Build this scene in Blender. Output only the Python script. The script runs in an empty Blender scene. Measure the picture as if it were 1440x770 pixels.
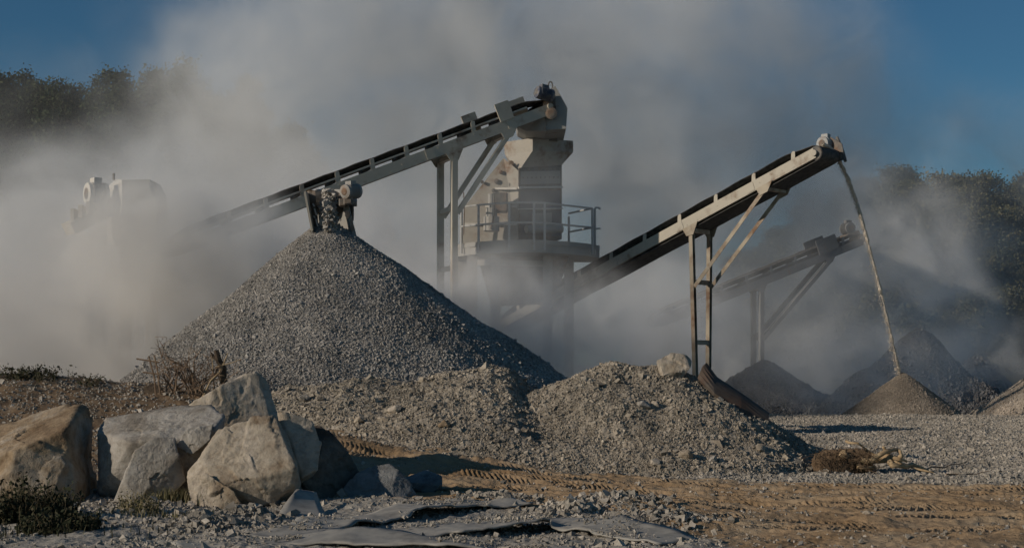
import bpy, math
import numpy as np
from mathutils import Vector, Matrix, Quaternion

# ------------------------------------------------------------------ camera, sky, sun, exposure
sc = bpy.context.scene
F, CX, CY, CAMZ = 2000.0, 720.0, 510.0, 1.8          # focal length in photo pixels, principal column, horizon row
cd = bpy.data.cameras.new("camera"); cam = bpy.data.objects.new("camera", cd)
sc.collection.objects.link(cam); sc.camera = cam
cam.location = (0, 0, CAMZ); cam.rotation_euler = (math.radians(90), 0, 0)
cd.sensor_width = 36; cd.lens = 36 * F / 1440; cd.shift_y = (CY - 385) / 1440
cd.clip_start = 0.5; cd.clip_end = 4000

SUN_EL, SUN_AZ = math.radians(20), math.atan2(-0.92, -0.39)     # azimuth from +Y towards +X
w = bpy.data.worlds.new("World"); sc.world = w; w.use_nodes = True
nt = w.node_tree; bg = nt.nodes["Background"]; bg.inputs[1].default_value = 0.075
sky = nt.nodes.new("ShaderNodeTexSky"); sky.sky_type = 'NISHITA'; sky.sun_disc = False
sky.sun_elevation = SUN_EL; sky.sun_rotation = SUN_AZ; sky.air_density = 1.0; sky.dust_density = 0.3; sky.ozone_density = 5.0
tint = nt.nodes.new("ShaderNodeMix"); tint.data_type = 'RGBA'; tint.blend_type = 'MULTIPLY'; tint.inputs[0].default_value = 1.0
tint.inputs[7].default_value = (.68, 1.0, 1.03, 1)
nt.links.new(sky.outputs[0], tint.inputs[6]); nt.links.new(tint.outputs[2], bg.inputs[0])
sl = bpy.data.lights.new("sun", 'SUN'); so = bpy.data.objects.new("sun", sl); sc.collection.objects.link(so)
sl.energy = 4.8; sl.angle = math.radians(0.55); sl.color = (1.0, 0.89, 0.75)
sdir = Vector((math.cos(SUN_EL) * math.sin(SUN_AZ), math.cos(SUN_EL) * math.cos(SUN_AZ), math.sin(SUN_EL)))
so.rotation_euler = sdir.to_track_quat('Z', 'Y').to_euler(); so.location = (-30, -10, 40)
vs = sc.view_settings; vs.view_transform = 'Standard'; vs.look = 'None'; vs.gamma = 1; vs.use_curve_mapping = False
vs.exposure = -0.76
cy = sc.cycles
cy.use_denoising = True; cy.denoiser = 'OPENIMAGEDENOISE'; cy.denoising_prefilter = 'ACCURATE'
cy.max_bounces = 6; cy.diffuse_bounces = 2; cy.glossy_bounces = 2; cy.transmission_bounces = 2
cy.volume_bounces = 4; cy.use_adaptive_sampling = True; cy.adaptive_threshold = 0.03; cy.transparent_max_bounces = 12; cy.volume_step_rate = 1.0; cy.volume_max_steps = 256
cy.sample_clamp_indirect = 4

# ------------------------------------------------------------------ helpers
rng = np.random.default_rng(7)
def P(px, py, Y): return Vector(((px - CX) / F * Y, Y, CAMZ + (CY - py) / F * Y))
def gxy(px, py, z=0.0):
    Y = (CAMZ - z) * F / (py - CY); return (px - CX) / F * Y, Y
def sstep(a, b, x):
    t = np.clip((np.asarray(x, float) - a) / (b - a), 0, 1); return t * t * (3 - 2 * t)

def _h(ix, iy, iz, seed):
    n = (ix.astype(np.int64) * 374761393 + iy.astype(np.int64) * 668265263 + iz.astype(np.int64) * 2147483647 + seed * 1274126177) & 0xffffffff
    n = ((n ^ (n >> 13)) * 1274126177) & 0xffffffff
    n = ((n ^ (n >> 16)) * 2246822519) & 0xffffffff
    return ((n ^ (n >> 15)) & 0xffff) / 65535.0
def vnoise(x, y, z, seed=0):
    x, y, z = np.broadcast_arrays(np.asarray(x, float), np.asarray(y, float), np.asarray(z, float))
    xi, yi, zi = np.floor(x), np.floor(y), np.floor(z)
    fx, fy, fz = x - xi, y - yi, z - zi
    fx = fx * fx * (3 - 2 * fx); fy = fy * fy * (3 - 2 * fy); fz = fz * fz * (3 - 2 * fz)
    r = 0
    for a in (0, 1):
        for b in (0, 1):
            for c in (0, 1):
                r = r + _h(xi + a, yi + b, zi + c, seed) * (fx if a else 1 - fx) * (fy if b else 1 - fy) * (fz if c else 1 - fz)
    return r * 2 - 1
def fbm(x, y, z=0.0, seed=0, o=4, g=0.5):
    r, a = 0, 1.0
    for i in range(o):
        k = 2.03 ** i
        r = r + a * vnoise(np.asarray(x) * k, np.asarray(y) * k, np.asarray(z) * k, seed + i); a *= g
    return r

def mesh_np(name, V, faces):
    """faces: array (n,3) or (n,4)"""
    me = bpy.data.meshes.new(name)
    V = np.asarray(V, np.float32); faces = np.asarray(faces, np.int32)
    n, k = faces.shape
    me.vertices.add(len(V)); me.vertices.foreach_set("co", V.ravel())
    me.loops.add(n * k); me.loops.foreach_set("vertex_index", faces.ravel())
    me.polygons.add(n); me.polygons.foreach_set("loop_start", np.arange(0, n * k, k, dtype=np.int32))
    me.update(calc_edges=True); me.validate()
    return me
def attr(me, name, vals):
    a = me.attributes.new(name, 'FLOAT', 'POINT'); a.data.foreach_set("value", np.asarray(vals, np.float32))
def link(name, me, mat, parent=None, smooth=False):
    o = bpy.data.objects.new(name, me); sc.collection.objects.link(o)
    if mat is not None: me.materials.append(mat)
    me.polygons.foreach_set("use_smooth", np.full(len(me.polygons), bool(smooth)))
    if parent is not None:
        root = parent
        off = Vector(root.location)
        while root.parent is not None:
            root = root.parent; off += Vector(root.location)
        me.transform(Matrix.Translation(-off)); o.parent = parent
    return o
def tag(o, label=None, cat=None, group=None, kind=None):
    for k, v in (("label", label), ("category", cat), ("group", group), ("kind", kind)):
        if v: o[k] = v
    return o
def thing(name, loc, label, cat, group=None):
    o = bpy.data.objects.new(name, None); sc.collection.objects.link(o); o.location = loc
    o.empty_display_size = 0.3
    return tag(o, label, cat, group)

class MB:
    def __init__(s): s.v = []; s.f = []
    def add(s, vs, fs):
        b = len(s.v); s.v += [tuple(v) for v in vs]; s.f += [tuple(i + b for i in f) for f in fs]; return s
    def box(s, c, ax, ay, az):
        """centre, three half-axis vectors"""
        c = Vector(c); vs = []
        for i in (-1, 1):
            for j in (-1, 1):
                for k in (-1, 1): vs.append(c + ax * i + ay * j + az * k)
        return s.add(vs, [(0, 1, 3, 2), (4, 6, 7, 5), (0, 4, 5, 1), (2, 3, 7, 6), (0, 2, 6, 4), (1, 5, 7, 3)])
    def bar(s, p0, p1, w, h, side=None):
        p0, p1 = Vector(p0), Vector(p1); u = (p1 - p0)
        L = u.length; u.normalize()
        sd = Vector(side) if side is not None else (u.cross(Vector((0, 0, 1))) if abs(u.z) < .98 else Vector((1, 0, 0)))
        sd = (sd - u * sd.dot(u)).normalized(); up = sd.cross(u).normalized()
        return s.box((p0 + p1) / 2, u * (L / 2), sd * (w / 2), up * (h / 2))
    def profile(s, p0, p1, prof, sd, up):
        """closed 2-D profile (side, up) extruded p0 -> p1"""
        n = len(prof); a = [Vector(p0) + sd * x + up * y for x, y in prof]; b = [Vector(p1) + sd * x + up * y for x, y in prof]
        fs = [(i, (i + 1) % n, n + (i + 1) % n, n + i) for i in range(n)]
        s.add(a + b, fs); s.add(a, [tuple(range(n))[::-1]]); s.add(b, [tuple(range(n))]); return s
    def tube(s, pts, rad, n=8, cap=True):
        pts = [Vector(p) for p in pts]; m = len(pts)
        rad = [rad] * m if not hasattr(rad, '__len__') else rad
        prev = None; rings = []
        for i in range(m):
            t = (pts[min(i + 1, m - 1)] - pts[max(i - 1, 0)]).normalized()
            if prev is None:
                prev = t.orthogonal().normalized()
            prev = (prev - t * prev.dot(t)).normalized(); q = t.cross(prev)
            rings.append([pts[i] + (prev * math.cos(2 * math.pi * k / n) + q * math.sin(2 * math.pi * k / n)) * rad[i] for k in range(n)])
        fs = []
        for i in range(m - 1):
            for k in range(n): fs.append((i * n + k, i * n + (k + 1) % n, (i + 1) * n + (k + 1) % n, (i + 1) * n + k))
        if cap: fs += [tuple(range(n))[::-1], tuple(range((m - 1) * n, m * n))]
        return s.add([v for r in rings for v in r], fs)
    def lathe(s, p0, axis, prof, n=20):
        """prof: list of (distance along axis, radius)"""
        axis = Vector(axis).normalized(); a = axis.orthogonal().normalized(); b = axis.cross(a); vs = []; fs = []
        for d, r in prof:
            for k in range(n): vs.append(Vector(p0) + axis * d + (a * math.cos(2 * math.pi * k / n) + b * math.sin(2 * math.pi * k / n)) * r)
        for i in range(len(prof) - 1):
            for k in range(n): fs.append((i * n + k, i * n + (k + 1) % n, (i + 1) * n + (k + 1) % n, (i + 1) * n + k))
        fs += [tuple(range(n))[::-1], tuple(range((len(prof) - 1) * n, len(prof) * n))]
        return s.add(vs, fs)
    def prism(s, poly, d):
        """closed polygon of 3-D points extruded by vector d"""
        n = len(poly); a = [Vector(p) for p in poly]; b = [p + Vector(d) for p in a]
        return s.add(a + b, [tuple(range(n))[::-1], tuple(range(n, 2 * n))] + [(i, (i + 1) % n, n + (i + 1) % n, n + i) for i in range(n)])
    def build(s, name, mat, parent=None, bevel=0.0, smooth=False):
        me = bpy.data.meshes.new(name); me.from_pydata(s.v, [], s.f)
        import bmesh
        bm = bmesh.new(); bm.from_mesh(me); bmesh.ops.recalc_face_normals(bm, faces=bm.faces); bm.to_mesh(me); bm.free()
        o = link(name, me, mat, parent)
        if smooth:
            me.polygons.foreach_set("use_smooth", np.ones(len(me.polygons), bool))
        if bevel:
            m = o.modifiers.new("bevel", 'BEVEL'); m.width = bevel; m.segments = 1; m.limit_method = 'ANGLE'
        return o

# ------------------------------------------------------------------ materials
def new_mat(name):
    m = bpy.data.materials.new(name); m.use_nodes = True
    t = m.node_tree; return m, t, t.nodes["Principled BSDF"]
def N(t, kind, **kw):
    n = t.nodes.new(kind)
    for k, v in kw.items(): setattr(n, k, v)
    return n
def noise(t, scale, detail=4, rough=0.55, vec=None, dist=0.0):
    n = N(t, "ShaderNodeTexNoise"); n.inputs["Scale"].default_value = scale; n.inputs["Detail"].default_value = detail
    n.inputs["Roughness"].default_value = rough; n.inputs["Distortion"].default_value = dist
    if vec is None:
        tc = N(t, "ShaderNodeTexCoord"); vec = tc.outputs["Object"]
    t.links.new(vec, n.inputs["Vector"]); return n
def ramp(t, fac, stops):
    r = N(t, "ShaderNodeValToRGB"); e = r.color_ramp.elements
    while len(e) < len(stops): e.new(0.5)
    for i, (p, c) in enumerate(stops):
        e[i].position = p; e[i].color = (*c, 1) if len(c) == 3 else c
    t.links.new(fac, r.inputs[0]); return r
def mixc(t, fac, a, b, mode='MIX'):
    m = N(t, "ShaderNodeMix", data_type='RGBA', blend_type=mode)
    for s, v in ((m.inputs[0], fac), (m.inputs[6], a), (m.inputs[7], b)):
        if hasattr(v, "links"): t.links.new(v, s)
        elif isinstance(v, (int, float)): s.default_value = v
        else: s.default_value = (*v, 1)
    return m.outputs[2]
def bump(t, b, hgt, strength, dist, prev=None):
    n = N(t, "ShaderNodeBump"); n.inputs["Strength"].default_value = strength; n.inputs["Distance"].default_value = dist
    t.links.new(hgt, n.inputs["Height"])
    if prev is not None: t.links.new(prev, n.inputs["Normal"])
    t.links.new(n.outputs[0], b.inputs["Normal"]); return n.outputs[0]

def gravel_mat(name, lo, mid, hi, rough=0.95):
    m, t, b = new_mat(name)
    a = N(t, "ShaderNodeAttribute", attribute_name="tone")
    r = ramp(t, a.outputs["Fac"], [(0, lo), (0.5, mid), (1, hi)])
    n = noise(t, 9, 5); r2 = ramp(t, n.outputs[0], [(0.3, (.72, .7, .68)), (0.7, (1.15, 1.12, 1.1))])
    c = mixc(t, 1.0, r.outputs[0], r2.outputs[0], 'MULTIPLY')
    n3 = noise(t, .8, 4); r3 = ramp(t, n3.outputs[0], [(0.35, (.74, .73, .72)), (0.65, (1.12, 1.1, 1.08))])
    c = mixc(t, 1.0, c, r3.outputs[0], 'MULTIPLY')
    t.links.new(c, b.inputs["Base Color"]); b.inputs["Roughness"].default_value = rough; b.inputs["Specular IOR Level"].default_value = .25
    n2 = noise(t, 40, 4); bump(t, b, n2.outputs[0], .5, .02)
    return m
M = {}
M['pile'] = gravel_mat('pile_gravel', (.22, .212, .20), (.365, .35, .325), (.52, .492, .445))
M['mound'] = gravel_mat('mound_gravel', (.25, .218, .175), (.37, .328, .265), (.50, .45, .37))
M['loose'] = gravel_mat('loose_gravel', (.25, .23, .195), (.38, .35, .30), (.52, .48, .42))
M['sandpile'] = gravel_mat('pale_sand', (.24, .205, .165), (.34, .295, .24), (.43, .38, .315))
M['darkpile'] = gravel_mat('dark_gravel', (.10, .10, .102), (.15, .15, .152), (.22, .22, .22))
M['stream'] = gravel_mat('falling_sand', (.52, .46, .38), (.60, .54, .46), (.68, .62, .53))
M['palepile'] = gravel_mat('pale_gravel', (.32, .28, .23), (.42, .37, .31), (.5, .45, .38))

def rock_mat(name, base, warm, dark, streak=True):
    m, t, b = new_mat(name)
    n1 = noise(t, 1.6, 6, .6, dist=.6); n2 = noise(t, 9, 6, .65); n3 = noise(t, 55, 5, .6)
    c = ramp(t, n1.outputs[0], [(.32, dark), (.48, base), (.62, warm), (.75, base)]).outputs[0]
    r2 = ramp(t, n2.outputs[0], [(.3, (.62, .6, .58)), (.55, (1, 1, 1)), (.75, (1.12, 1.1, 1.06))])
    c = mixc(t, .9, c, r2.outputs[0], 'MULTIPLY')
    v = N(t, "ShaderNodeTexVoronoi", feature='DISTANCE_TO_EDGE'); v.inputs["Scale"].default_value = 1.7
    tc = N(t, "ShaderNodeTexCoord"); nn = noise(t, 2.5, 4)
    add = N(t, "ShaderNodeVectorMath", operation='MULTIPLY_ADD'); add.inputs[1].default_value = (.5, .5, .5)
    t.links.new(nn.outputs["Color"], add.inputs[0]); t.links.new(tc.outputs["Object"], add.inputs[2]); t.links.new(add.outputs[0], v.inputs["Vector"])
    cr = ramp(t, v.outputs["Distance"], [(0, (.55, .5, .45)), (.018, (1, 1, 1))])
    c = mixc(t, .35, c, cr.outputs[0], 'MULTIPLY')
    t.links.new(c, b.inputs["Base Color"]); b.inputs["Roughness"].default_value = .93; b.inputs["Specular IOR Level"].default_value = .25
    p = bump(t, b, n2.outputs[0], .55, .06); bump(t, b, n3.outputs[0], .5, .012, p)
    return m
M['rock_tan'] = rock_mat('tan_limestone', (.40, .335, .255), (.48, .41, .33), (.23, .165, .105))
M['rock_brown'] = rock_mat('brown_limestone', (.33, .24, .15), (.42, .35, .27), (.16, .10, .055))
M['rock_grey'] = rock_mat('grey_limestone', (.33, .295, .25), (.41, .375, .33), (.19, .16, .125))
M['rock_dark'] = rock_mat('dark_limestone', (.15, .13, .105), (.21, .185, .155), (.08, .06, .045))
M['rock_slate'] = rock_mat('slate_grey_stone', (.19, .19, .185), (.26, .255, .245), (.11, .105, .10))

def metal_mat(name, col, rust=(.16, .075, .03), rust_amt=.25, dust=(.36, .32, .26), dust_amt=.5, rough=.7, metallic=.0):
    m, t, b = new_mat(name)
    n1 = noise(t, 1.3, 7, .65); n2 = noise(t, 7, 5, .6)
    f = ramp(t, n1.outputs[0], [(.62 - rust_amt * .5, (0, 0, 0)), (.75 - rust_amt * .35, (1, 1, 1))])
    c = mixc(t, f.outputs[0], col, rust)
    f2 = ramp(t, n2.outputs[0], [(.35, (0, 0, 0)), (.7, (dust_amt,) * 3)])
    c = mixc(t, f2.outputs[0], c, dust)
    t.links.new(c, b.inputs["Base Color"]); b.inputs["Roughness"].default_value = rough; b.inputs["Metallic"].default_value = metallic
    bump(t, b, n2.outputs[0], .2, .01); return m
M['paint'] = metal_mat('weathered_cream_paint', (.47, .42, .335), rust_amt=.2, dust=(.42, .375, .305), dust_amt=.7)
M['paint_leg'] = metal_mat('rusty_cream_paint', (.44, .37, .27), rust_amt=.42)
M['paint_grey'] = metal_mat('dusty_grey_paint', (.30, .29, .27), rust_amt=.12, dust_amt=.6)
M['white'] = metal_mat('dusty_white_paint', (.62, .58, .52), rust_amt=.08, dust_amt=.4)
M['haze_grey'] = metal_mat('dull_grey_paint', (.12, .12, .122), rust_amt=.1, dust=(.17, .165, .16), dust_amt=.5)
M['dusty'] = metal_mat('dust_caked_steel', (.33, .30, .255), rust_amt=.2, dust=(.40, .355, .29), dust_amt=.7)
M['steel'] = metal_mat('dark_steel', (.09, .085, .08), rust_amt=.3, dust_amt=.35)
M['pan'] = metal_mat('rusty_pan_steel', (.11, .085, .06), rust_amt=.5, dust_amt=.2)
M['rail'] = metal_mat('galvanised_pipe', (.42, .42, .41), rust_amt=.05, dust_amt=.4)
M['motor'] = metal_mat('dark_blue_motor_paint', (.05, .06, .10), rust_amt=.05, dust_amt=.6)
M['motor_pale'] = metal_mat('pale_motor_paint', (.40, .40, .39), rust_amt=.05, dust_amt=.4)
M['rust'] = metal_mat('rusty_plate', (.06, .046, .036), (.085, .042, .022), .3, (.14, .115, .09), .4, .85)
M['belt'] = metal_mat('black_rubber', (.026, .025, .025), (.05, .046, .042), .35, (.20, .18, .155), .45, .85)
M['oldbelt'] = metal_mat('dusty_grey_rubber', (.26, .245, .22), (.17, .155, .135), .3, (.40, .365, .31), .9, .85)
def plain_mat(name, a, b_, scale=6, rough=.9, bs=.4, bd=.02):
    m, t, b = new_mat(name); n = noise(t, scale, 5, .6)
    c = ramp(t, n.outputs[0], [(.3, a), (.7, b_)])
    t.links.new(c.outputs[0], b.inputs["Base Color"]); b.inputs["Roughness"].default_value = rough; b.inputs["Specular IOR Level"].default_value = .25
    bump(t, b, n.outputs[0], bs, bd); return m
M['wood'] = plain_mat('dry_wood', (.30, .20, .11), (.50, .37, .22), 14)
M['twig'] = plain_mat('dry_twig', (.16, .105, .065), (.30, .21, .14), 20)
M['fibre'] = plain_mat('root_fibre', (.09, .056, .032), (.19, .13, .08), 30)
M['bark'] = plain_mat('dark_bark', (.05, .035, .022), (.11, .08, .055), 20)
def leaf_mat(name, stops):
    m, t, b = new_mat(name); a = N(t, "ShaderNodeAttribute", attribute_name="tone")
    r = ramp(t, a.outputs["Fac"], stops); t.links.new(r.outputs[0], b.inputs["Base Color"])
    b.inputs["Roughness"].default_value = .8; b.inputs["Specular IOR Level"].default_value = .2; return m
M['leaf'] = leaf_mat('dark_foliage', [(0, (.022, .035, .014)), (.6, (.045, .062, .024)), (1, (.085, .095, .04))])
M['bushleaf'] = leaf_mat('olive_foliage', [(0, (.05, .052, .024)), (.6, (.105, .098, .048)), (1, (.19, .16, .09))])
M['weed'] = leaf_mat('weed_foliage', [(0, (.02, .023, .011)), (.7, (.045, .048, .022)), (1, (.12, .095, .055))])
M['drygrass'] = leaf_mat('dry_grass', [(0, (.08, .075, .03)), (.6, (.16, .14, .065)), (1, (.26, .21, .12))])

# ------------------------------------------------------------------ ground sheet
def interp(x, xs, ys): return np.interp(x, xs, ys)
def ground_base(x, y):
    x = np.asarray(x, float); y = np.asarray(y, float)
    A = sstep(2.2, -2.6, x)
    bank = interp(y, [13, 19.3, 21, 24, 26.2, 27.6, 29, 33, 45, 60], [0, 0, .10, .72, 1.2, 1.34, 1.22, 0, -.2, -.2])
    bank = bank + np.clip(-x - 5.5, 0, 6) * .05 * sstep(22, 26.5, y) * sstep(36, 29, y)
    far = interp(y, [0, 46, 49.5, 58, 80, 110, 4000], [0, 0, -.02, -1.2, -1.5, -1.5, -1.5])
    return bank * A + far
TRACKS = []
def ground_z(x, y):
    z = ground_base(x, y)
    return z + .05 * fbm(x * .55, y * .55, seed=3, o=3)
xs = np.concatenate([-np.geomspace(1500, 11.2, 34), np.arange(-11, -4.5, .045), np.arange(-4.5, 8.0, .017), np.arange(8.0, 13, .05), np.geomspace(13.2, 1500, 34)])
ys = np.concatenate([np.linspace(-60, 12.2, 14), np.arange(12.4, 22.4, .021), np.arange(22.4, 30, .06), np.geomspace(30.2, 60, 70), np.geomspace(61, 2500, 40)])
GX, GY = np.meshgrid(xs, ys)
Z = ground_z(GX, GY)
near = sstep(70, 30, GY)
# where the sandy haul road runs: centre line goes from the left bank down to the lower right
def road_s(x, y): return y - (22.0 - .46 * x * (1 - .012 * x))
rw = fbm(GX * .35, GY * .8, seed=21, o=3)
s_ = road_s(GX, GY) + rw * .45
road = sstep(-4.6, -3.0, s_ + .5 + 3.2 * sstep(.4, 3.2, GX)) * sstep(1.9, .9, s_)
road = np.maximum(road, sstep(-5.2, -6.2, GX) * sstep(31, 29, GY) * sstep(19.0, 19.8, GY) * .6)
soil = sstep(-2.0, -5.2, GX) * sstep(20.5, 22.0, GY) * sstep(60, 40, GY)
road = np.clip(np.maximum(road * (1 - soil), 0), 0, 1)
rough = np.clip(1 - road * .85, 0, 1)
Z = Z + near * rough * (.028 * fbm(GX * 2.2, GY * 2.2, seed=31, o=3) + .022 * np.abs(fbm(GX * 8, GY * 8, seed=41, o=2)))
Z = Z + near * road * (.042 * fbm(GX * .9, GY * 3.0, seed=51, o=4) + .016 * fbm(GX * 9, GY * 9, seed=61, o=2))
# tyre ruts: two-row block tread pressed into the sand
def rut(Z, off, skew, wid, pitch, depth, bend=0.0):
    sx = GX * math.cos(skew) - GY * math.sin(skew)
    d = road_s(GX, GY) - off - skew * (GX - 2) - bend * np.sin(GX * .5)
    along = GX * 1.09
    m = sstep(wid, wid * .8, np.abs(d)) * road
    half = np.where(d > 0, .5, 0.0)
    ph = (along + np.abs(d) * .45) / pitch + half
    tooth = sstep(.28, .42, np.abs((ph % 1) - .5))
    worn = sstep(-.35, .45, fbm(GX * .8, GY * 1.4, seed=int(off * 10) + 90, o=2))
    rim = np.exp(-((np.abs(d) - wid * 1.12) / .045) ** 2) * road
    return Z - m * depth * .45 + m * worn * depth * 1.35 * (tooth - .45) * sstep(.02, .06, np.abs(d)) + rim * depth * .5
for off, skew, wid, pitch, dep, bend in ((.75, 0, .20, .085, .034, .0), (.15, .01, .22, .09, .036, .06), (-.45, .02, .22, .085, .036, .1), (-1.15, -.09, .24, .09, .04, .08),
                                    (-1.8, .03, .22, .085, .04, -.1), (-2.5, .08, .24, .09, .04, .05), (-3.2, .05, .22, .08, .036, .12), (-4.2, .04, .22, .09, .036, -.1), (-5.1, -.03, .22, .085, .036, .1)):
    Z = rut(Z, off, skew, wid, pitch, dep, bend)
# small heaps of spill along the foreground
for px, py, r, h in ((345, 735, .55, .16), (300, 745, .6, .10), (860, 712, .9, .14), (800, 722, .6, .12), (930, 735, .8, .12), (700, 705, .8, .08), (1225, 727, .32, .09), (560, 715, .7, .07)):
    x0, y0 = gxy(px, py)
    d = np.sqrt((GX - x0) ** 2 + ((GY - y0) / .8) ** 2) + .12 * fbm(GX * 4, GY * 4, seed=71, o=2)
    Z = Z + h * sstep(r, 0, d)
gv = np.stack([GX, GY, Z], -1).reshape(-1, 3); nx, ny = len(xs), len(ys)
ii = (np.arange(ny - 1)[:, None] * nx + np.arange(nx - 1)[None, :]).ravel()
gme = mesh_np("ground", gv, np.stack([ii, ii + 1, ii + nx + 1, ii + nx], -1))
attr(gme, "road", road.ravel()); attr(gme, "soil", soil.ravel())
m, t, b = new_mat("quarry_ground")
ar = N(t, "ShaderNodeAttribute", attribute_name="road"); asl = N(t, "ShaderNodeAttribute", attribute_name="soil")
n1 = noise(t, .9, 6, .6); n2 = noise(t, 14, 5, .6); n3 = noise(t, 3.0, 5, .6)
grav = ramp(t, n2.outputs[0], [(.3, (.24, .215, .18)), (.55, (.36, .325, .275)), (.72, (.46, .42, .36))]).outputs[0]
sand = ramp(t, n1.outputs[0], [(.3, (.26, .17, .092)), (.5, (.345, .24, .145)), (.7, (.35, .275, .19))]).outputs[0]
sand = mixc(t, .6, sand, ramp(t, n2.outputs[0], [(.3, (.75, .73, .7)), (.7, (1.15, 1.13, 1.1))]).outputs[0], 'MULTIPLY')
earth = ramp(t, n3.outputs[0], [(.3, (.13, .082, .048)), (.55, (.22, .15, .09)), (.75, (.28, .215, .15))]).outputs[0]
mr = N(t, "ShaderNodeMath", operation='MULTIPLY_ADD'); mr.inputs[1].default_value = .7; t.links.new(n3.outputs[0], mr.inputs[0]); t.links.new(ar.outputs["Fac"], mr.inputs[2])
fr = ramp(t, mr.outputs[0], [(.58, (0, 0, 0)), (1.25, (1, 1, 1))])
c = mixc(t, fr.outputs[0], grav, sand); c = mixc(t, asl.outputs["Fac"], c, earth)
t.links.new(c, b.inputs["Base Color"]); b.inputs["Roughness"].default_value = .97; b.inputs["Specular IOR Level"].default_value = .15
p = bump(t, b, n2.outputs[0], .5, .05); n4 = noise(t, 60, 3); bump(t, b, n4.outputs[0], .5, .015, p)
M['ground'] = m
tag(link("ground", gme, m, smooth=True), kind="structure")
_gz = Z
def gz(x, y):
    """bilinear height of the finished ground sheet"""
    x = np.asarray(x, float); y = np.asarray(y, float)
    i = np.clip(np.searchsorted(xs, x) - 1, 0, nx - 2); j = np.clip(np.searchsorted(ys, y) - 1, 0, ny - 2)
    fx = (x - xs[i]) / (xs[i + 1] - xs[i]); fy = (y - ys[j]) / (ys[j + 1] - ys[j])
    return (_gz[j, i] * (1 - fx) + _gz[j, i + 1] * fx) * (1 - fy) + (_gz[j + 1, i] * (1 - fx) + _gz[j + 1, i + 1] * fx) * fy

# ------------------------------------------------------------------ stones in bulk
CUBE = np.array([[i, j, k] for i in (-1, 1) for j in (-1, 1) for k in (-1, 1)], float)
CF = np.array([[0, 1, 3, 2], [4, 6, 7, 5], [0, 4, 5, 1], [2, 3, 7, 6], [0, 2, 6, 4], [1, 5, 7, 3]])
def stones(pts, size, seed, squash=(.75, .6)):
    """many crushed-stone chips: (verts, quads, tone per vertex)"""
    r = np.random.default_rng(seed); n = len(pts)
    v = np.repeat(CUBE[None] * .5, n, 0) * (1 - .0) + r.normal(0, .17, (n, 8, 3))
    v *= np.stack([np.ones(n), r.uniform(squash[1], 1, n), r.uniform(squash[1] * .8, squash[0] + .15, n)], -1)[:, None, :]
    q = r.normal(0, 1, (n, 4)); q /= np.linalg.norm(q, axis=1, keepdims=True)
    a, b_, c, d = q.T
    R = np.stack([1 - 2 * (c * c + d * d), 2 * (b_ * c - a * d), 2 * (b_ * d + a * c), 2 * (b_ * c + a * d), 1 - 2 * (b_ * b_ + d * d), 2 * (c * d - a * b_),
                  2 * (b_ * d - a * c), 2 * (c * d + a * b_), 1 - 2 * (b_ * b_ + c * c)], -1).reshape(n, 3, 3)
    v = np.einsum('nij,nkj->nki', R, v) * np.asarray(size)[:, None, None] + np.asarray(pts)[:, None, :]
    f = CF[None] + (np.arange(n) * 8)[:, None, None]
    tone = np.repeat(np.clip(r.beta(2.2, 2.4, n), 0, 1), 8)
    return v.reshape(-1, 3), f.reshape(-1, 4), tone
def merge(parts):
    V, Fc, T, o = [], [], [], 0
    for v, f, t_ in parts:
        V.append(v); Fc.append(f + o); T.append(t_); o += len(v)
    return np.concatenate(V), np.concatenate(Fc), np.concatenate(T)
def cone_pile(name, apex, rad, height, base_z, nst, ssz, mat, label, group=None, seed=1, ang=None, rough=.05, cat="gravel pile", stretch=(1, 1), concave=0.0):
    """a heap dropped from a belt: one mesh of core and chips. rad may vary with the bearing through ang(theta)"""
    ang = ang or (lambda th: np.ones_like(th))
    def surf(th, q):
        R = rad * ang(th); r = q * R
        rr = np.sqrt(q * q + .0012) - .035
        z = height * (1 - rr * (1 - concave) - concave * (1 - (1 - np.clip(rr, 0, 1)) ** 2))
        X, Yq = r * np.cos(th) * stretch[0], r * np.sin(th) * stretch[1]
        z = z + rough * fbm((X + apex[0]) * .8, (Yq + apex[1]) * .8, seed=seed, o=3) * np.minimum(1, q * 4)
        return X, Yq, z
    th = np.linspace(0, 2 * np.pi, 181)[:-1]; q = np.linspace(0, 1, 60)
    TH, Q = np.meshgrid(th, q); X, Yq, Zq = surf(TH, Q)
    core = np.stack([X, Yq, Zq + base_z], -1).reshape(-1, 3) + np.array([apex[0], apex[1], 0])
    k = len(th); i = np.arange(59)[:, None] * k; j = np.arange(k)[None]
    fc = np.stack([i + j, i + (j + 1) % k, i + k + (j + 1) % k, i + k + j], -1).reshape(-1, 4)
    r = np.random.default_rng(seed)
    parts = [(core, fc, np.full(len(core), .35))]
    if nst:
        tq = r.uniform(0, 2 * np.pi, nst); qq = np.sqrt(r.uniform(0, 1, nst))
        X, Yq, Zq = surf(tq, qq)
        size = ssz * np.exp(r.normal(0, .33, nst)) * (.78 + .5 * qq ** 2)
        parts.append(stones(np.stack([X + apex[0], Yq + apex[1], Zq + base_z + size * r.uniform(-.1, .4, nst)], -1), size, seed + 1))
    V, Fc, T = merge(parts); me = mesh_np(name, V, Fc); attr(me, "tone", T)
    return tag(link(name, me, mat), label, cat, group)

# main gravel pile
a0 = P(459, 312, 32)
def ang_main(th):   # th: 0 = +x, pi = -x; the left flank is steeper
    return 1 + .10 * np.cos(th)
main_pile = cone_pile("gravel_pile", (a0.x, a0.y), 7.0, a0.z + .35, -.35, 290000, .026, M['pile'],
          "tall cone of blue-grey crushed stone under the chute behind the boulders", seed=11, ang=ang_main, rough=.07)

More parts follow.
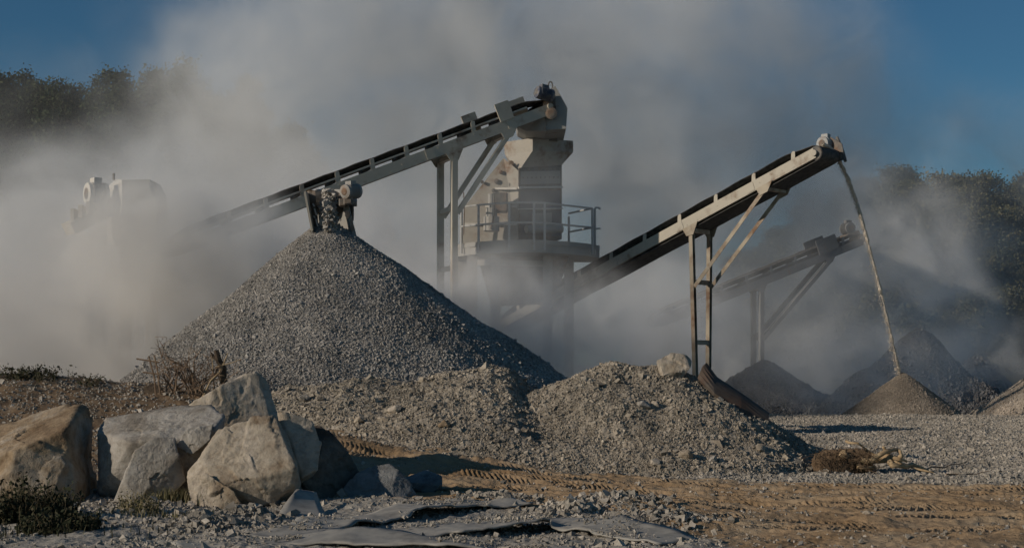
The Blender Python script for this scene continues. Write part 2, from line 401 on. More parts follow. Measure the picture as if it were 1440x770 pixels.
# rubble berm and gravel mound in front of it
def height_obj(name, x0, x1, y0, y1, step, hfun, mat, label, cat, seed, nst, sizes, extra=()):
    X, Y = np.meshgrid(np.arange(x0, x1, step), np.arange(y0, y1, step)); H = hfun(X, Y)
    V = np.stack([X, Y, H], -1).reshape(-1, 3); k = X.shape[1]
    i = (np.arange(X.shape[0] - 1)[:, None] * k + np.arange(k - 1)[None]).ravel()
    f = np.stack([i, i + 1, i + k + 1, i + k], -1)
    G = gz(X, Y).ravel(); keep = (H.ravel() > G - .08); f = f[keep[f].any(1)]
    r = np.random.default_rng(seed); V = V + np.stack([0 * V[:, 0], 0 * V[:, 0], .022 * fbm(V[:, 0] * 14, V[:, 1] * 14, seed=seed + 5, o=3)], -1); parts = [(V, f, .5 + .2 * fbm(V[:, 0] * 6, V[:, 1] * 6, seed=seed))]
    n = nst; px = r.uniform(x0, x1, n * 2); py = r.uniform(y0, y1, n * 2); h = hfun(px, py); ok = h > gz(px, py) - .02
    px, py, h = px[ok][:n], py[ok][:n], h[ok][:n]; n = len(px)
    size = sizes[0] * np.exp(np.abs(r.normal(0, sizes[1], n)) * r.choice([-.6, 1], n))
    parts.append(stones(np.stack([px, py, h + size * r.uniform(-.3, .25, n)], -1), np.minimum(size, sizes[2]), seed + 3))
    V, f, T = merge(parts); me = mesh_np(name, V, f); attr(me, "tone", T)
    return tag(link(name, me, mat), label, cat)
bpx = np.array([360, 390, 440, 470, 500, 520, 550, 600, 640, 690, 715, 735, 760, 790, 830, 880])
bpy_ = np.array([562, 550, 546, 540, 531, 534, 542, 536, 522, 517, 523, 540, 552, 546, 548, 552])
def berm(x, y):
    px = x / 26 * F + CX; c = CAMZ - (interp(px, bpx, bpy_) - CY) / F * 26
    yf = interp(px, [360, 420, 600, 850], [24.6, 24.3, 22.9, 22.3]); yc = 26.0; yb = 28.6
    g = ground_base(x, y)
    prof = np.where(y < yc, np.clip((y - yf) / (yc - yf), -.4, 1), np.clip((yb - y) / (yb - yc), -.4, 1))
    prof = np.where(prof > 0, prof ** .85, prof)
    e = sstep(-4.9, -4.2, x) * sstep(2.6, 1.0, x)
    crest = np.maximum(c - .02, g - .1)
    z = g * (1 - np.clip(prof, 0, 1)) + crest * np.clip(prof, 0, 1) + np.minimum(prof, 0) * .5
    lump = .10 * fbm(x * 1.3, y * 1.3, seed=5, o=3) + .05 * np.abs(fbm(x * 5, y * 5, seed=6, o=2))
    return z + lump * np.clip(prof * 1.5, 0, 1) - (1 - e) * .9
height_obj("rubble_berm", -5.2, 2.8, 22, 29, .025, berm, M['mound'], "low lumpy berm of pale rubble between the boulders and the gravel mound", "rubble berm", 61, 110000, (.0165, .52, .16))
mcx, mcy = (905 - CX) / F * 25.6, 25.6
def mound(x, y):
    dx, dy = x - mcx, y - mcy
    dx = np.where(dx < 0, np.minimum(dx + .45, 0), np.maximum(dx - .30, 0)) if True else dx
    dx = np.where(dx > 0, dx * (1 + .0 * dx), dx * .68)
    r = np.sqrt(dx ** 2 + (dy * 1.0) ** 2 + .02)
    z = 1.86 - .60 * r + .028 * np.clip(r - 1.8, 0, 9) ** 2 * 1.6
    return z + .09 * fbm(x * 1.2, y * 1.2, seed=15, o=3) + .025 * np.abs(fbm(x * 6, y * 6, seed=16, o=2)) + np.minimum(z - .1, 0) * .3
height_obj("gravel_mound", -1.6, 7.2, 21.6, 29.8, .03, mound, M['mound'], "gravel mound with a rusty plate on its shaded right slope", "gravel mound", 71, 150000, (.0165, .50, .15))
def top_z(x, y): return float(max(gz(x, y), berm(np.array(x), np.array(y)), mound(np.array(x), np.array(y))))

# loose gravel on the ground: uncountable
r = np.random.default_rng(5); pts = []; szs = []
def scatter(n, x0, x1, y0, y1, dens, s0, s1, smax):
    x = r.uniform(x0, x1, n); y = r.uniform(y0, y1, n); k = r.uniform(0, 1, n) < dens(x, y); x, y = x[k], y[k]
    s = np.minimum(s0 * np.exp(r.normal(0, s1, len(x))), smax)
    pts.append(np.stack([x, y, gz(x, y) + s * r.uniform(-.1, .3, len(x))], -1)); szs.append(s)
def offroad(x, y):
    s = road_s(x, y) + fbm(x * .35, y * .8, seed=21, o=3) * .45
    return np.clip(1 - sstep(-4.6, -3.4, s + .5 + 3.2 * sstep(.4, 3.2, x)) * sstep(1.9, .9, s), .0, 1)
scatter(100000, 1, 15, 19.5, 33, lambda x, y: offroad(x, y) * .9, .024, .42, .12)
scatter(80000, 3, 22, 33, 49, lambda x, y: .95 + 0 * x, .034, .35, .13)
scatter(26000, -6, 9, 12.6, 20, lambda x, y: offroad(x, y) * sstep(-.6, .3, fbm(x * .9, y * .9, seed=77, o=2)), .020, .55, .11)
scatter(20000, -5, 10, 13, 24, lambda x, y: .8 * sstep(-.5, .5, fbm(x * 1.1, y * 2.2, seed=78, o=2)), .014, .55, .06)
scatter(16000, -11, -3, 20, 29, lambda x, y: .75 + 0 * x, .022, .45, .14)
scatter(2500, -8, -2.5, 15, 18.5, lambda x, y: .8 + 0 * x, .03, .5, .12)
for px, py, rr, n in ((345, 735, .5, 1500), (300, 745, .6, 1200), (860, 712, .8, 2000), (800, 722, .5, 1200), (930, 735, .7, 1500), (700, 705, .7, 1200)):
    x0, y0 = gxy(px, py); q = r.normal(0, .45, (n, 2)) * rr
    x, y = x0 + q[:, 0], y0 + q[:, 1]; s = np.minimum(.019 * np.exp(r.normal(0, .6, n)), .11)
    pts.append(np.stack([x, y, gz(x, y) + s * .2], -1)); szs.append(s)
V, f, T = stones(np.concatenate(pts), np.concatenate(szs), 9); me = mesh_np("gravel", V, f); attr(me, "tone", T)
tag(link("gravel", me, M['loose']), "loose pale gravel strewn over the quarry ground", "gravel", kind="stuff")

# ------------------------------------------------------------------ boulders
import bmesh
def ico(level):
    bm = bmesh.new(); bmesh.ops.create_icosphere(bm, subdivisions=level, radius=1)
    V = np.array([v.co for v in bm.verts]); f = np.array([[v.index for v in q.verts] for q in bm.faces]); bm.free(); return V, f
ICO = {l: ico(l) for l in (3, 4, 6)}
def rock(name, pts, mat, label, cat, level=6, p=140, amp=.030, seed=1, group=None, parent=None, chips=10, cuts=(), facet=1.0, blocks=()):
    """star-shaped boulder: the convex hull of the given points, edges worn, corners chipped, surface pitted"""
    VV, FF, o_ = [], [], 0
    for bi, bp in enumerate((pts, *blocks)):
        V, f = block(bp, level, p, amp, seed + bi * 7, chips, cuts, facet); VV.append(V); FF.append(f + o_); o_ += len(V)
    me = mesh_np(name, np.concatenate(VV), np.concatenate(FF)); o = link(name, me, mat, parent, smooth=(level >= 6))
    if parent is None: tag(o, label, cat, group)
    return o
def block(pts, level, p, amp, seed, chips, cuts, facet):
    bm = bmesh.new()
    for q in pts: bm.verts.new(q)
    bmesh.ops.convex_hull(bm, input=bm.verts); bm.normal_update()
    A = np.array([v.co for v in bm.verts if v.link_faces]); c = (A.max(0) + A.min(0)) / 2 * .5 + A.mean(0) * .5
    pl = [(np.array(q.normal), float(np.dot(np.array(q.normal), np.array(q.verts[0].co) - c))) for q in bm.faces]
    pl = [(n if d > 0 else -n, abs(d)) for n, d in pl]; bm.free()
    rr = np.random.default_rng(seed); ext = float((A.max(0) - A.min(0)).mean())
    for _ in range(max(1, chips // 2)):
        n = rr.normal(0, 1, 3); n /= np.linalg.norm(n); h = float(((A - c) @ n).max()); pl.append((n, h * rr.uniform(.80, .93)))
    for n, k in cuts:
        n = np.array(n, float); n /= np.linalg.norm(n); h = float(((A - c) @ n).max()); pl.append((n, h * k))
    D, f = ICO[level]
    Nn = np.array([q[0] for q in pl]); dd = np.array([q[1] for q in pl]).clip(.02)
    k = np.clip(D @ Nn.T / dd, 0, None)
    R = 1 / ((k ** p).sum(1) ** (1 / p))
    V = D * R[:, None] + c
    s = 1.0 / max(ext, .05)
    low = fbm(V[:, 0] * 2.2 * s * 1.2, V[:, 1] * 2.2 * s * 1.2, V[:, 2] * 2.2 * s * 1.2, seed, 3)
    mid = 1 - np.abs(fbm(V[:, 0] * 7 * s, V[:, 1] * 7 * s, V[:, 2] * 9 * s, seed + 9, 3))
    fine = fbm(V[:, 0] * 26 * s, V[:, 1] * 26 * s, V[:, 2] * 26 * s, seed + 19, 3)
    step = np.floor(low * 4) / 4 - low
    lw2 = fbm(V[:, 0] * 3.1 * s + 7, V[:, 1] * 3.1 * s, V[:, 2] * 4.6 * s, seed + 29, 2); st2 = np.floor(lw2 * 3.2 + .37 * low) / 3.2
    cr_ = np.abs(fbm(V[:, 0] * 1.9 * s, V[:, 1] * 1.9 * s + 3, V[:, 2] * 1.9 * s, seed + 39, 3))
    off = amp * .62 * ext * (.35 * low + .30 * mid ** 3 - .12 + .26 * fine + .5 * step + .5 * st2 - .5 * np.exp(-(cr_ / .03) ** 2))
    K = 26 if level >= 6 else 10; sid = rr.choice(len(V), K, replace=False); S = V[sid]; wp = V + ext * .05 * np.stack([fbm(V[:, 0] * 5 * s + q_, V[:, 1] * 5 * s, V[:, 2] * 5 * s, seed + 50 + q_, 2) for q_ in range(3)], -1)
    own = ((wp[:, None, :] - S[None]) ** 2).sum(-1).argmin(1); tl_ = rr.normal(0, 1, (K, 3)); tl_ *= (rr.uniform(.0, .16, K) / np.linalg.norm(tl_, axis=1))[:, None]
    off = off + facet * np.clip(((V - S[own]) * tl_[own]).sum(1), -.025 * ext, .014 * ext)
    V = V + D * off[:, None]
    return V, f
def rpts(Y, L): return [P(a, b_, Y + d) for a, b_, d in L]
rock("boulder", rpts(19, [(-60, 650, 0), (-40, 612, .9), (0, 606, .9), (60, 580, 1.0), (112, 562, .9), (127, 571, .9), (91, 604, -.15), (0, 642, -.40), (-40, 655, -.2),
     (136, 695, .8), (114, 706, -.2), (60, 724, -.4), (0, 724, -.35), (-50, 724, -.2), (132, 704, 1.2), (-50, 700, 1.5)]), M['rock_brown'],
     "brown boulder with a pale slanting top at the left end of the boulder row", "boulder", seed=101, amp=.022, chips=3,
     blocks=(rpts(18.7, [(20, 655, 0), (70, 640, .05), (98, 640, .1), (108, 700, .2), (60, 726, -.15), (10, 722, -.1), (-10, 690, .2), (60, 690, .6), (90, 720, .5)]),))
rock("boulder", rpts(18.8, [(138, 606, .6), (150, 583, 1.0), (292, 565, 1.0), (306, 571, .6), (317, 583, .35), (300, 604, .0), (255, 616, -.05), (184, 622, -.05), (146, 640, .35),
     (300, 640, .1), (262, 690, .2), (155, 700, .4), (136, 695, .45), (308, 650, .6), (250, 706, .7), (150, 704, .8)]), M['rock_grey'],
     "pale grey boulder with a flat ledge top, second from the left", "boulder", seed=102, amp=.022, chips=3,
     blocks=(rpts(18.55, [(190, 632, 0), (215, 614, .10), (248, 612, .15), (252, 640, .0), (262, 676, .1), (236, 700, .05), (186, 710, -.1), (158, 706, .05), (176, 668, -.05), (200, 660, .7), (240, 690, .6)]),
             rpts(18.7, [(262, 602, .05), (300, 596, .1), (296, 618, 0), (270, 640, .0), (246, 628, .05), (285, 610, .6), (260, 640, .5)])))
rock("boulder", rpts(20.3, [(252, 578, 0), (300, 546, -.1), (340, 525, .1), (362, 521, .2), (377, 531, .2), (391, 575, .1), (402, 618, 0), (280, 660, -.3), (240, 610, .3),
     (390, 660, .8), (350, 538, .9), (280, 570, .9), (330, 670, -.3), (400, 660, 0), (250, 660, .5)]), M['rock_tan'],
     "tan boulder peaking highest, standing behind the other boulders", "boulder", seed=103, amp=.02, chips=2)
rock("boulder", rpts(18.15, [(306, 604, .3), (330, 590, .35), (391, 580, .35), (396, 604, .10), (419, 655, -.30), (413, 682, -.25), (380, 710, -.15), (300, 712, -.1), (268, 712, .05), (261, 668, .1), (285, 640, .05),
     (300, 690, -.35), (425, 700, .6), (300, 700, .8), (270, 700, .6), (405, 600, .6)]), M['rock_tan'],
     "biggest tan boulder with one broad sunlit face, right of the ledge-topped boulder", "boulder", seed=104, amp=.024, chips=2,
     blocks=(rpts(18.5, [(388, 577, .1), (412, 580, .15), (440, 590, .2), (452, 622, .15), (447, 660, .0), (424, 672, -.15), (408, 640, .0), (395, 605, .1), (440, 640, .8), (400, 600, .8), (420, 690, .3)]),
             rpts(18.0, [(262, 672, .05), (290, 664, -.1), (330, 690, -.22), (345, 716, -.15), (300, 722, -.1), (268, 714, .0), (300, 700, .5), (330, 716, .4)])))
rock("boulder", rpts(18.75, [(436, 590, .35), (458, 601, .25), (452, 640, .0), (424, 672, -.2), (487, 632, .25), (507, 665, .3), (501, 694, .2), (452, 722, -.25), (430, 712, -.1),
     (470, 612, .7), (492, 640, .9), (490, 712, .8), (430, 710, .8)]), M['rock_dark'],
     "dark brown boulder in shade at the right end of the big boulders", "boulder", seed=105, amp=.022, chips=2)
rock("stone_block", rpts(18.6, [(474, 696, 0), (500, 664, .1), (525, 654, .2), (548, 651, .2), (570, 667, 0), (597, 698, .1), (560, 712, -.25), (520, 712, -.3), (480, 714, -.1), (592, 710, .5), (500, 706, .6), (540, 660, .6)]),
     M['rock_slate'], "slate-grey pointed stone lying right of the dark brown boulder", "stone", seed=106, amp=.025, chips=6)
rock("stone_block", rpts(19.7, [(564, 672, 0), (600, 659, .2), (622, 667, .1), (623, 680, -.1), (605, 697, -.15), (570, 697, -.1), (575, 680, -.25), (620, 695, .3), (570, 692, .4)]),
     M['rock_slate'], "small flat bluish stone at the right end of the boulder row", "stone", level=4, seed=107, amp=.02, chips=4)
rock("stone_block", rpts(25.3, [(922, 505, 0), (945, 494, .1), (962, 497, .1), (976, 506, .15), (970, 518, -.15), (960, 533, -.1), (928, 528, -.2), (940, 530, .4), (967, 512, .5)]),
     M['rock_tan'], "pale angular rock perched on top of the gravel mound", "stone", level=4, seed=108, amp=.02, chips=4)
rock("rock_lump", rpts(26.2, [(201, 545, 0), (215, 538, .1), (228, 546, 0), (226, 558, -.1), (205, 560, 0), (215, 556, .3), (235, 558, .1)]), M['bark'],
     "small dark lump beside the dead bush on the bank", "lump", level=4, seed=109, amp=.03, chips=2)
# single stones one can pick out
LOOSE = [(738, 552, 26, .17, "white stone standing alone in the dip between berm and mound", 'rock_grey'), (556, 578, 24.1, .26, "largest tan stone on the front of the rubble berm", 'rock_tan'),
         (540, 588, 23.8, .16, None, 'rock_tan'), (505, 590, 23.8, .2, None, 'rock_tan'), (428, 556, 25, .2, None, 'rock_grey'), (594, 545, 25.4, .16, None, 'rock_tan'), (700, 598, 23.6, .14, None, 'rock_grey'),
         (725, 600, 23.4, .18, None, 'rock_grey'), (624, 606, 23.4, .2, None, 'rock_brown'), (905, 570, 24.2, .24, None, 'rock_grey'), (922, 565, 24.3, .18, None, 'rock_tan'), (957, 556, 24.9, .16, None, 'rock_grey'),
         (965, 640, 22.8, .24, None, 'rock_tan'), (920, 652, 22.6, .2, None, 'rock_tan'), (1068, 632, 23.4, .2, None, 'rock_tan'), (1120, 655, 23.4, .22, None, 'rock_grey'), (1000, 640, 22.8, .2, None, 'rock_grey'),
         (205, 760, 14.6, .13, "grey stone at the bottom edge below the weeds", 'rock_slate'), (240, 764, 14.3, .1, None, 'rock_grey'), (1220, 722, 17, .13, None, 'rock_tan'), (530, 755, 14.8, .1, None, 'rock_grey')]
for i, (px, py, Y, s, lab, mt) in enumerate(LOOSE):
    X = (px - CX) / F * Y; z = top_z(X, Y) + s * .18
    rr = np.random.default_rng(300 + i); q = rr.normal(0, 1, (12, 3)); q /= np.linalg.norm(q, axis=1, keepdims=True)
    q = q * np.array([.62, .5, .42]) * s + np.array([X, Y, z])
    rock("loose_stone", [tuple(v) for v in q], M[mt], lab or "fist to head sized stone lying loose on the rubble", "stone", level=3, seed=300 + i, amp=.03, chips=3, group="loose stones on the rubble")

# ------------------------------------------------------------------ far piles
def ap(px, py, Y): q = P(px, py, Y); return q
a1 = ap(1270, 524, 50)
cone_pile("sand_pile", (a1.x, a1.y), 2.25, a1.z + .25, -.25, 80000, .019, M['sandpile'], "small sunlit cone of sand under the falling stream", seed=31, rough=.04, cat="sand pile")
a2 = ap(1292, 462, 64)
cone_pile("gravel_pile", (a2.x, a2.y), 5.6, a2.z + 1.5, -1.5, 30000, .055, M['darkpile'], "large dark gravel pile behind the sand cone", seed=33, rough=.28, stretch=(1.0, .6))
a3 = ap(1075, 506, 73)
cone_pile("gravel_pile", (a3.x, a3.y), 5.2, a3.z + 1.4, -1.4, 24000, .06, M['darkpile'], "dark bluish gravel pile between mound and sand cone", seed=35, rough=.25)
a4 = ap(1472, 512, 54)
cone_pile("sand_pile", (a4.x, a4.y), 4.0, a4.z + 1.2, -1.2, 30000, .035, M['palepile'], "pale pile cut by the right edge of the picture", seed=37, rough=.15, cat="sand pile")
a5 = ap(1372, 503, 68)
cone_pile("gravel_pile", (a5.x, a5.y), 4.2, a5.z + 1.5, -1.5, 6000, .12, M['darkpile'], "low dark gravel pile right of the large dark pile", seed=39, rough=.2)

# ------------------------------------------------------------------ conveyors
def motor(parent, c, axis, L, R, mat, name="motor"):
    axis = Vector(axis).normalized(); mb = MB(); p0 = Vector(c) - axis * L / 2
    prof = [(0, R * .55), (.02, R * .9), (L * .18, R * .95), (L * .19, R * .78)]
    n = 7
    for i in range(n):
        a = L * (.2 + .6 * i / n)
        prof += [(a, R * .8), (a + .004, R), (a + L * .04, R), (a + L * .045, R * .8)]
    prof += [(L * .82, R * .8), (L * .83, R), (L, R), (L * 1.001, R * .3), (L * 1.18, R * .25)]
    mb.lathe(p0, axis, prof, 18)
    o = mb.build(name, mat, parent)
    b = MB(); b.box(Vector(c) + Vector((0, 0, R * 1.1)), axis * L * .2, axis.cross(Vector((0, 0, 1))).normalized() * R * .5, Vector((0, 0, R * .25)))
    b.build("terminal_box", mat, o)
    c2 = MB(); c2.lathe(p0 - axis * .012, axis, [(0, R * .35), (.011, R * .5)], 14); c2.build("fan_cap", M['steel'], o)
    return o
def conveyor(name, label, tail, head, far, mats, sh=.34, brk=1.45, belt_h=(.08, .25), pan=True, rail=False, head_drum=True, motor_at=None, guards=(), foot=None, cat="conveyor"):
    tail, head, far = Vector(tail), Vector(head), Vector(far)
    root = thing(name, foot or (head.x, head.y, float(gz(head.x, head.y))), label, cat, None)
    u = (head - tail).normalized(); sd = far.normalized(); up = sd.cross(u)
    if up.z < 0: up = -up
    L = (head - tail).length; wd = far.length
    for k, (o, s) in enumerate(((Vector((0, 0, 0)), 1), (far, -1))):        # C-channel stringers, web outwards
        mb = MB(); prof = [(0, 0), (0, -sh), (.11 * s, -sh), (.11 * s, -sh + .025), (.02 * s, -sh + .025), (.02 * s, -.025), (.11 * s, -.025), (.11 * s, 0)]
        mb.profile(tail + o, head + o, prof, sd, up); bo = mb; rr = np.random.default_rng(int(L * 100) + k)             # bolt heads and plate seams on the web
        for i in range(int(L * 2.2)):
            a = (i + .5) / (L * 2.2) * L; h = rr.choice([-.08, -sh + .08, -sh / 2])
            bo.lathe(tail + o + u * a + up * h - sd * s * .018, sd * s, [(0, .018), (.019, .02)], 6)
        for a in np.arange(2.8, L, 3.1):
            bo.box(tail + o + u * a - up * (sh / 2) - sd * s * .008, u * .16, sd * .009, up * (sh * .42))
        bo.build("stringer", mats['frame'], root)
    # belt: troughed carrying run, round the drums, return run
    hw = wd / 2; cen = far / 2; ci = [-.93, -.66, -.34, 0, .34, .66, .93]; ch = [belt_h[1], belt_h[0] + (belt_h[1] - belt_h[0]) * .45, belt_h[0], belt_h[0], belt_h[0], belt_h[0] + (belt_h[1] - belt_h[0]) * .45, belt_h[1]]
    R = .24; zc = belt_h[0] - R - .02; sect = []; ns = max(8, int(L / .35))
    for i in range(ns + 1):
        a = L * i / ns; fl = min(1, (L - a) / .9, a / .9 + .15); sg = .012 * math.sin(a / brk * 2 * math.pi)
        sect.append((tail + u * a, [(x * hw, belt_h[0] + (y - belt_h[0]) * fl + sg) for x, y in zip(ci, ch)]))
    ring = [(tail + u * (L + R * math.sin(q)), zc + R * math.cos(q)) for q in np.linspace(.35, math.pi - .05, 9)]
    sect += [(p_, [(x * hw * .98, z_) for x in ci]) for p_, z_ in ring]
    sect += [(tail + u * (L * (1 - i / 8)), [(x * hw * .98, zc - R - .015 * (i % 2)) for x in ci]) for i in range(9)]
    sect += [(tail - u * (R * math.sin(q)), [(x * hw * .98, zc - R * math.cos(q)) for x in ci]) for q in np.linspace(.2, math.pi - .3, 7)]
    vs = []; fs = []; k = len(ci); m_ = len(sect)
    for p_, row in sect: vs += [p_ + cen + sd * x + up * z_ for x, z_ in row]
    for i in range(m_):
        j = (i + 1) % m_
        for q in range(k - 1): fs.append((i * k + q, i * k + q + 1, j * k + q + 1, j * k + q))
    mb = MB(); mb.add(vs, fs); bo = mb.build("belt", M['belt'], root); md = bo.modifiers.new("thick", 'SOLIDIFY'); md.thickness = .022; md.offset = 0
    # drums
    for a, nm in ((L, "head_drum"), (0, "tail_drum")):
        mb = MB(); mb.lathe(tail + u * a + up * zc + sd * .05, sd, [(0, .05), (.001, R - .02), (wd - .1, R - .02), (wd - .099, .05)], 20); d_ = mb.build(nm, M['steel'], root)
        for s_ in (-.03, wd + .03):
            mb = MB(); mb.lathe(tail + u * a + up * zc + sd * (s_ - .04), sd, [(0, .05), (.001, .10), (.079, .10), (.08, .05)], 14)
            mb.build("bearing", mats['frame'], d_)
    # idler brackets on both sides, with a roller between
    for a in np.arange(brk * .6, L - .4, brk):
        q = tail + u * a
        for o, s in ((Vector((0, 0, 0)), 1), (far, -1)):
            mb = MB(); e = q + o + sd * .055 * s
            mb.prism([e - u * .10 + up * .002, e + u * .06 + up * .002, e + u * .13 + up * (belt_h[1] - .04), e + u * .05 + up * (belt_h[1] + .0), e - u * .02 + up * (belt_h[1] - .05)], sd * .03 * -s)
            mb.build("idler_bracket", mats['bracket'], root)
        mb = MB(); mb.tube([q + sd * .14 + up * (belt_h[0] - .09), q + far - sd * .14 + up * (belt_h[0] - .09)], .055, 10); mb.build("idler_roller", M['steel'], root)
    for a in np.arange(1.2, L, 2.9):
        q = tail + u * a - up * (sh - .06); mb = MB(); mb.bar(q + sd * .025, q + far - sd * .025, .08, .08, u); mb.build("cross_member", mats['frame'], root)
    if pan:
        mb = MB(); q = cen - up * (sh - .135)
        mb.box(tail + u * (L * .5) + q, u * (L * .5 - .25), sd * (wd / 2 - .13), up * .006); mb.build("pan", M['pan'], root)
    if rail:  # added strip, stands in for the bright gap seen below the belt
        mb = MB()
        for o in (sd * .03, far - sd * .03): mb.bar(tail + o + up * .15, head - u * .8 + o + up * .15, .02, .06, sd)
        mb.build("bright_gap_strip", mats['bracket'], root)
    for a, w_, h_, side in guards:
        kx = (a - CX) / F; a = (kx * tail.y - tail.x) / (u.x - kx * u.y)
        q = tail + u * a + (sd * -.02 if side == 0 else far + sd * .02); mb = MB()
        mb.box(q + up * (h_ / 2 - .02), u * (w_ / 2), sd * .03, up * (h_ / 2)); mb.build("guard_plate", mats['frame'], root)
    return dict(root=root, u=u, sd=sd, up=up, L=L, tail=tail, head=head, far=far, sh=sh)
def along(C, px):
    """the point of the near stringer's lower edge seen in photo column px"""
    t0 = C['tail']; u = C['u']; k = (px - CX) / F
    a = (k * t0.y - t0.x) / (u.x - k * u.y); return t0 + u * a - C['up'] * C['sh']
def tail_for(head, d, px, py):
    k = (px - CX) / F; s = (head.x - k * head.y) / (d[0] - k * d[1])
    Y = head.y - d[1] * s; return Vector((head.x - d[0] * s, Y, CAMZ + (CY - py) / F * Y))
def lbar(parent, name, p0, p1, w, mat, side):
    """angle-iron bar"""
    p0, p1 = Vector(p0), Vector(p1); u = (p1 - p0).normalized(); sd = Vector(side); sd = (sd - u * sd.dot(u)).normalized(); up = sd.cross(u)
    mb = MB(); t_ = .018
    mb.profile(p0, p1, [(-w / 2, -w / 2), (w / 2, -w / 2), (w / 2, -w / 2 + t_), (-w / 2 + t_, -w / 2 + t_), (-w / 2 + t_, w / 2), (-w / 2, w / 2)], sd, up)
    return mb.build(name, mat, parent)
def hbar(parent, name, p0, p1, w, mat, side):
    """channel leg: a web with two flanges"""
    p0, p1 = Vector(p0), Vector(p1); u = (p1 - p0).normalized(); sd = Vector(side); sd = (sd - u * sd.dot(u)).normalized(); up = sd.cross(u); t_ = .016; h = w / 2
    mb = MB(); mb.profile(p0, p1, [(-h, -h), (h, -h), (h, -h + t_), (-h + t_, -h + t_), (-h + t_, h - t_), (h, h - t_), (h, h), (-h, h)], sd, up)
    return mb.build(name, mat, parent)
def support(C, px_leg, px_brace, py_join, lw, bars_py, lean=(0, 0), brace_w=None, mat=None, ground=None):
    """pair of legs under the stringers, raking braces and cross bars"""
    root = C['root']; far = C['far']; sd = C['sd']; mat = mat or M['paint_leg']; u = C['u']; bw = brace_w or lw * .85
    uh = Vector((u.x, u.y, 0)).normalized()
    top = along(C, px_leg) + C['up'] * .0; zt = top.z - .18
    tops = [Vector((top.x, top.y, zt)) + sd * .06, Vector((top.x, top.y, zt)) + far - sd * .06]
    feet = []
    for i, tp in enumerate(tops):
        ft = Vector((tp.x, tp.y, 0)) + sd * (lean[i]) + uh * .0; ft.z = float(gz(ft.x, ft.y)) - .1 if ground is None else ground
        hbar(root, "leg", ft, tp, lw, mat, uh); feet.append(ft)
        base = top + (far if i else Vector()) + sd * (-.012 if i == 0 else .012)          # gusset between leg and stringer
        mb = MB(); upv = C['up']
        mb.prism([base - u * .34 + upv * .02, base + u * .34 + upv * .02, base + u * .14 - Vector((0, 0, .36)), base - u * .16 - Vector((0, 0, .30))], sd * (-.02 if i == 0 else .02)); mb.build("gusset", mat, root)
    mb = MB(); mb.bar(tops[0] + Vector((0, 0, .02)) + sd * .1, tops[1] + Vector((0, 0, .02)) - sd * .1, .16, .14, uh); mb.build("cross_bar", mat, root)
    bt = along(C, px_brace); zb = bt.z - .10
    Yj = tops[0].y; zj = CAMZ + (CY - py_join) / F * Yj
    for i in (0, 1):
        f_ = (zj - feet[i].z) / (tops[i].z - feet[i].z); j = feet[i].lerp(tops[i], f_) + uh * .1
        b_ = Vector((bt.x, bt.y, zb)) + (far if i else Vector()) + (sd * .06 if i == 0 else -sd * .06)
        lbar(root, "brace", j, b_, bw, mat, sd)
        base = bt + (far if i else Vector()) + sd * (-.012 if i == 0 else .012); upv = C['up']; mb = MB()
        mb.prism([base - u * .36 + upv * .03, base + u * .30 + upv * .03, base + u * .10 - Vector((0, 0, .26)), base - u * .22 - Vector((0, 0, .26))], sd * (-.02 if i == 0 else .02)); mb.build("gusset", mat, root)
    mb = MB(); q = Vector((bt.x, bt.y, zb)); mb.bar(q + sd * .08, q + far - sd * .08, .18, .14, uh); mb.build("cross_bar", mat, root)
    for py in bars_py:
        z = CAMZ + (CY - py) / F * Yj; a = feet[0].lerp(tops[0], (z - feet[0].z) / (tops[0].z - feet[0].z)); b_ = feet[1].lerp(tops[1], (z - feet[1].z) / (tops[1].z - feet[1].z))
        mb = MB(); dd = (b_ - a).normalized(); mb.bar(a + dd * (lw / 2), b_ - dd * (lw / 2), .10, .16, uh); mb.build("cross_bar", mat, root)

# conveyor in the right half, coming towards the camera, dropping sand
d2 = Vector((.74, -.672, 0)).normalized(); h2 = P(1143, 208, 46); t2 = tail_for(h2, d2, 704, 449)
f2 = Vector((-d2.y, d2.x, 0)) * 1.22
C2 = conveyor("belt_conveyor", "cream belt conveyor sunlit and rusty, pouring a stream of sand from its head", t2, h2, f2,
              dict(frame=M['paint'], bracket=M['paint']), brk=1.62, foot=None)
support(C2, 967, 1072, 403, .15, (396, 481), lean=(.30, -.10), brace_w=.14)
mc = h2 + f2 * 1.02 + C2['up'] * .36 - C2['u'] * .12
motor(C2['root'], mc, C2['sd'], .52, .24, M['motor_pale'])
mb = MB(); mb.prism([h2 + f2 + C2['sd'] * .02 + C2['u'] * a + C2['up'] * z_ for a, z_ in ((-.5, -.3), (.32, -.42), (.42, .1), (.12, .5), (-.4, .2))], C2['sd'] * .04); mb.build("drive_plate", M['steel'], C2['root'])
mb = MB(); mb.tube([h2 + f2 + C2['sd'] * .2 + C2['u'] * .25 + C2['up'] * z_ for z_ in (-.45, -.1, .2, .45)], [.05, .08, .07, .05], 8); mb.build("gearbox", M['steel'], C2['root'])
# conveyor in the centre, climbing away from the camera to the tower
d1 = Vector((.935, .355, 0)).normalized(); h1 = P(772, 146, 48.4); t1 = tail_for(h1, d1, 240, 344)
f1 = Vector((-d1.y, d1.x, 0)) * 1.6
C1 = conveyor("belt_conveyor", "longest belt conveyor, rising out of the dust to the hopper tower", t1, h1, f1,
              dict(frame=M['paint'], bracket=M['paint']), sh=.36, brk=1.25, belt_h=(.17, .36), pan=True, rail=True, guards=((713, .52, .62, 0), (690, .55, .70, 1), (752, .9, .62, 1)))
support(C1, 634, 712, 300, .20, (292, 376), lean=(0, 0), brace_w=.15, mat=M['paint'])
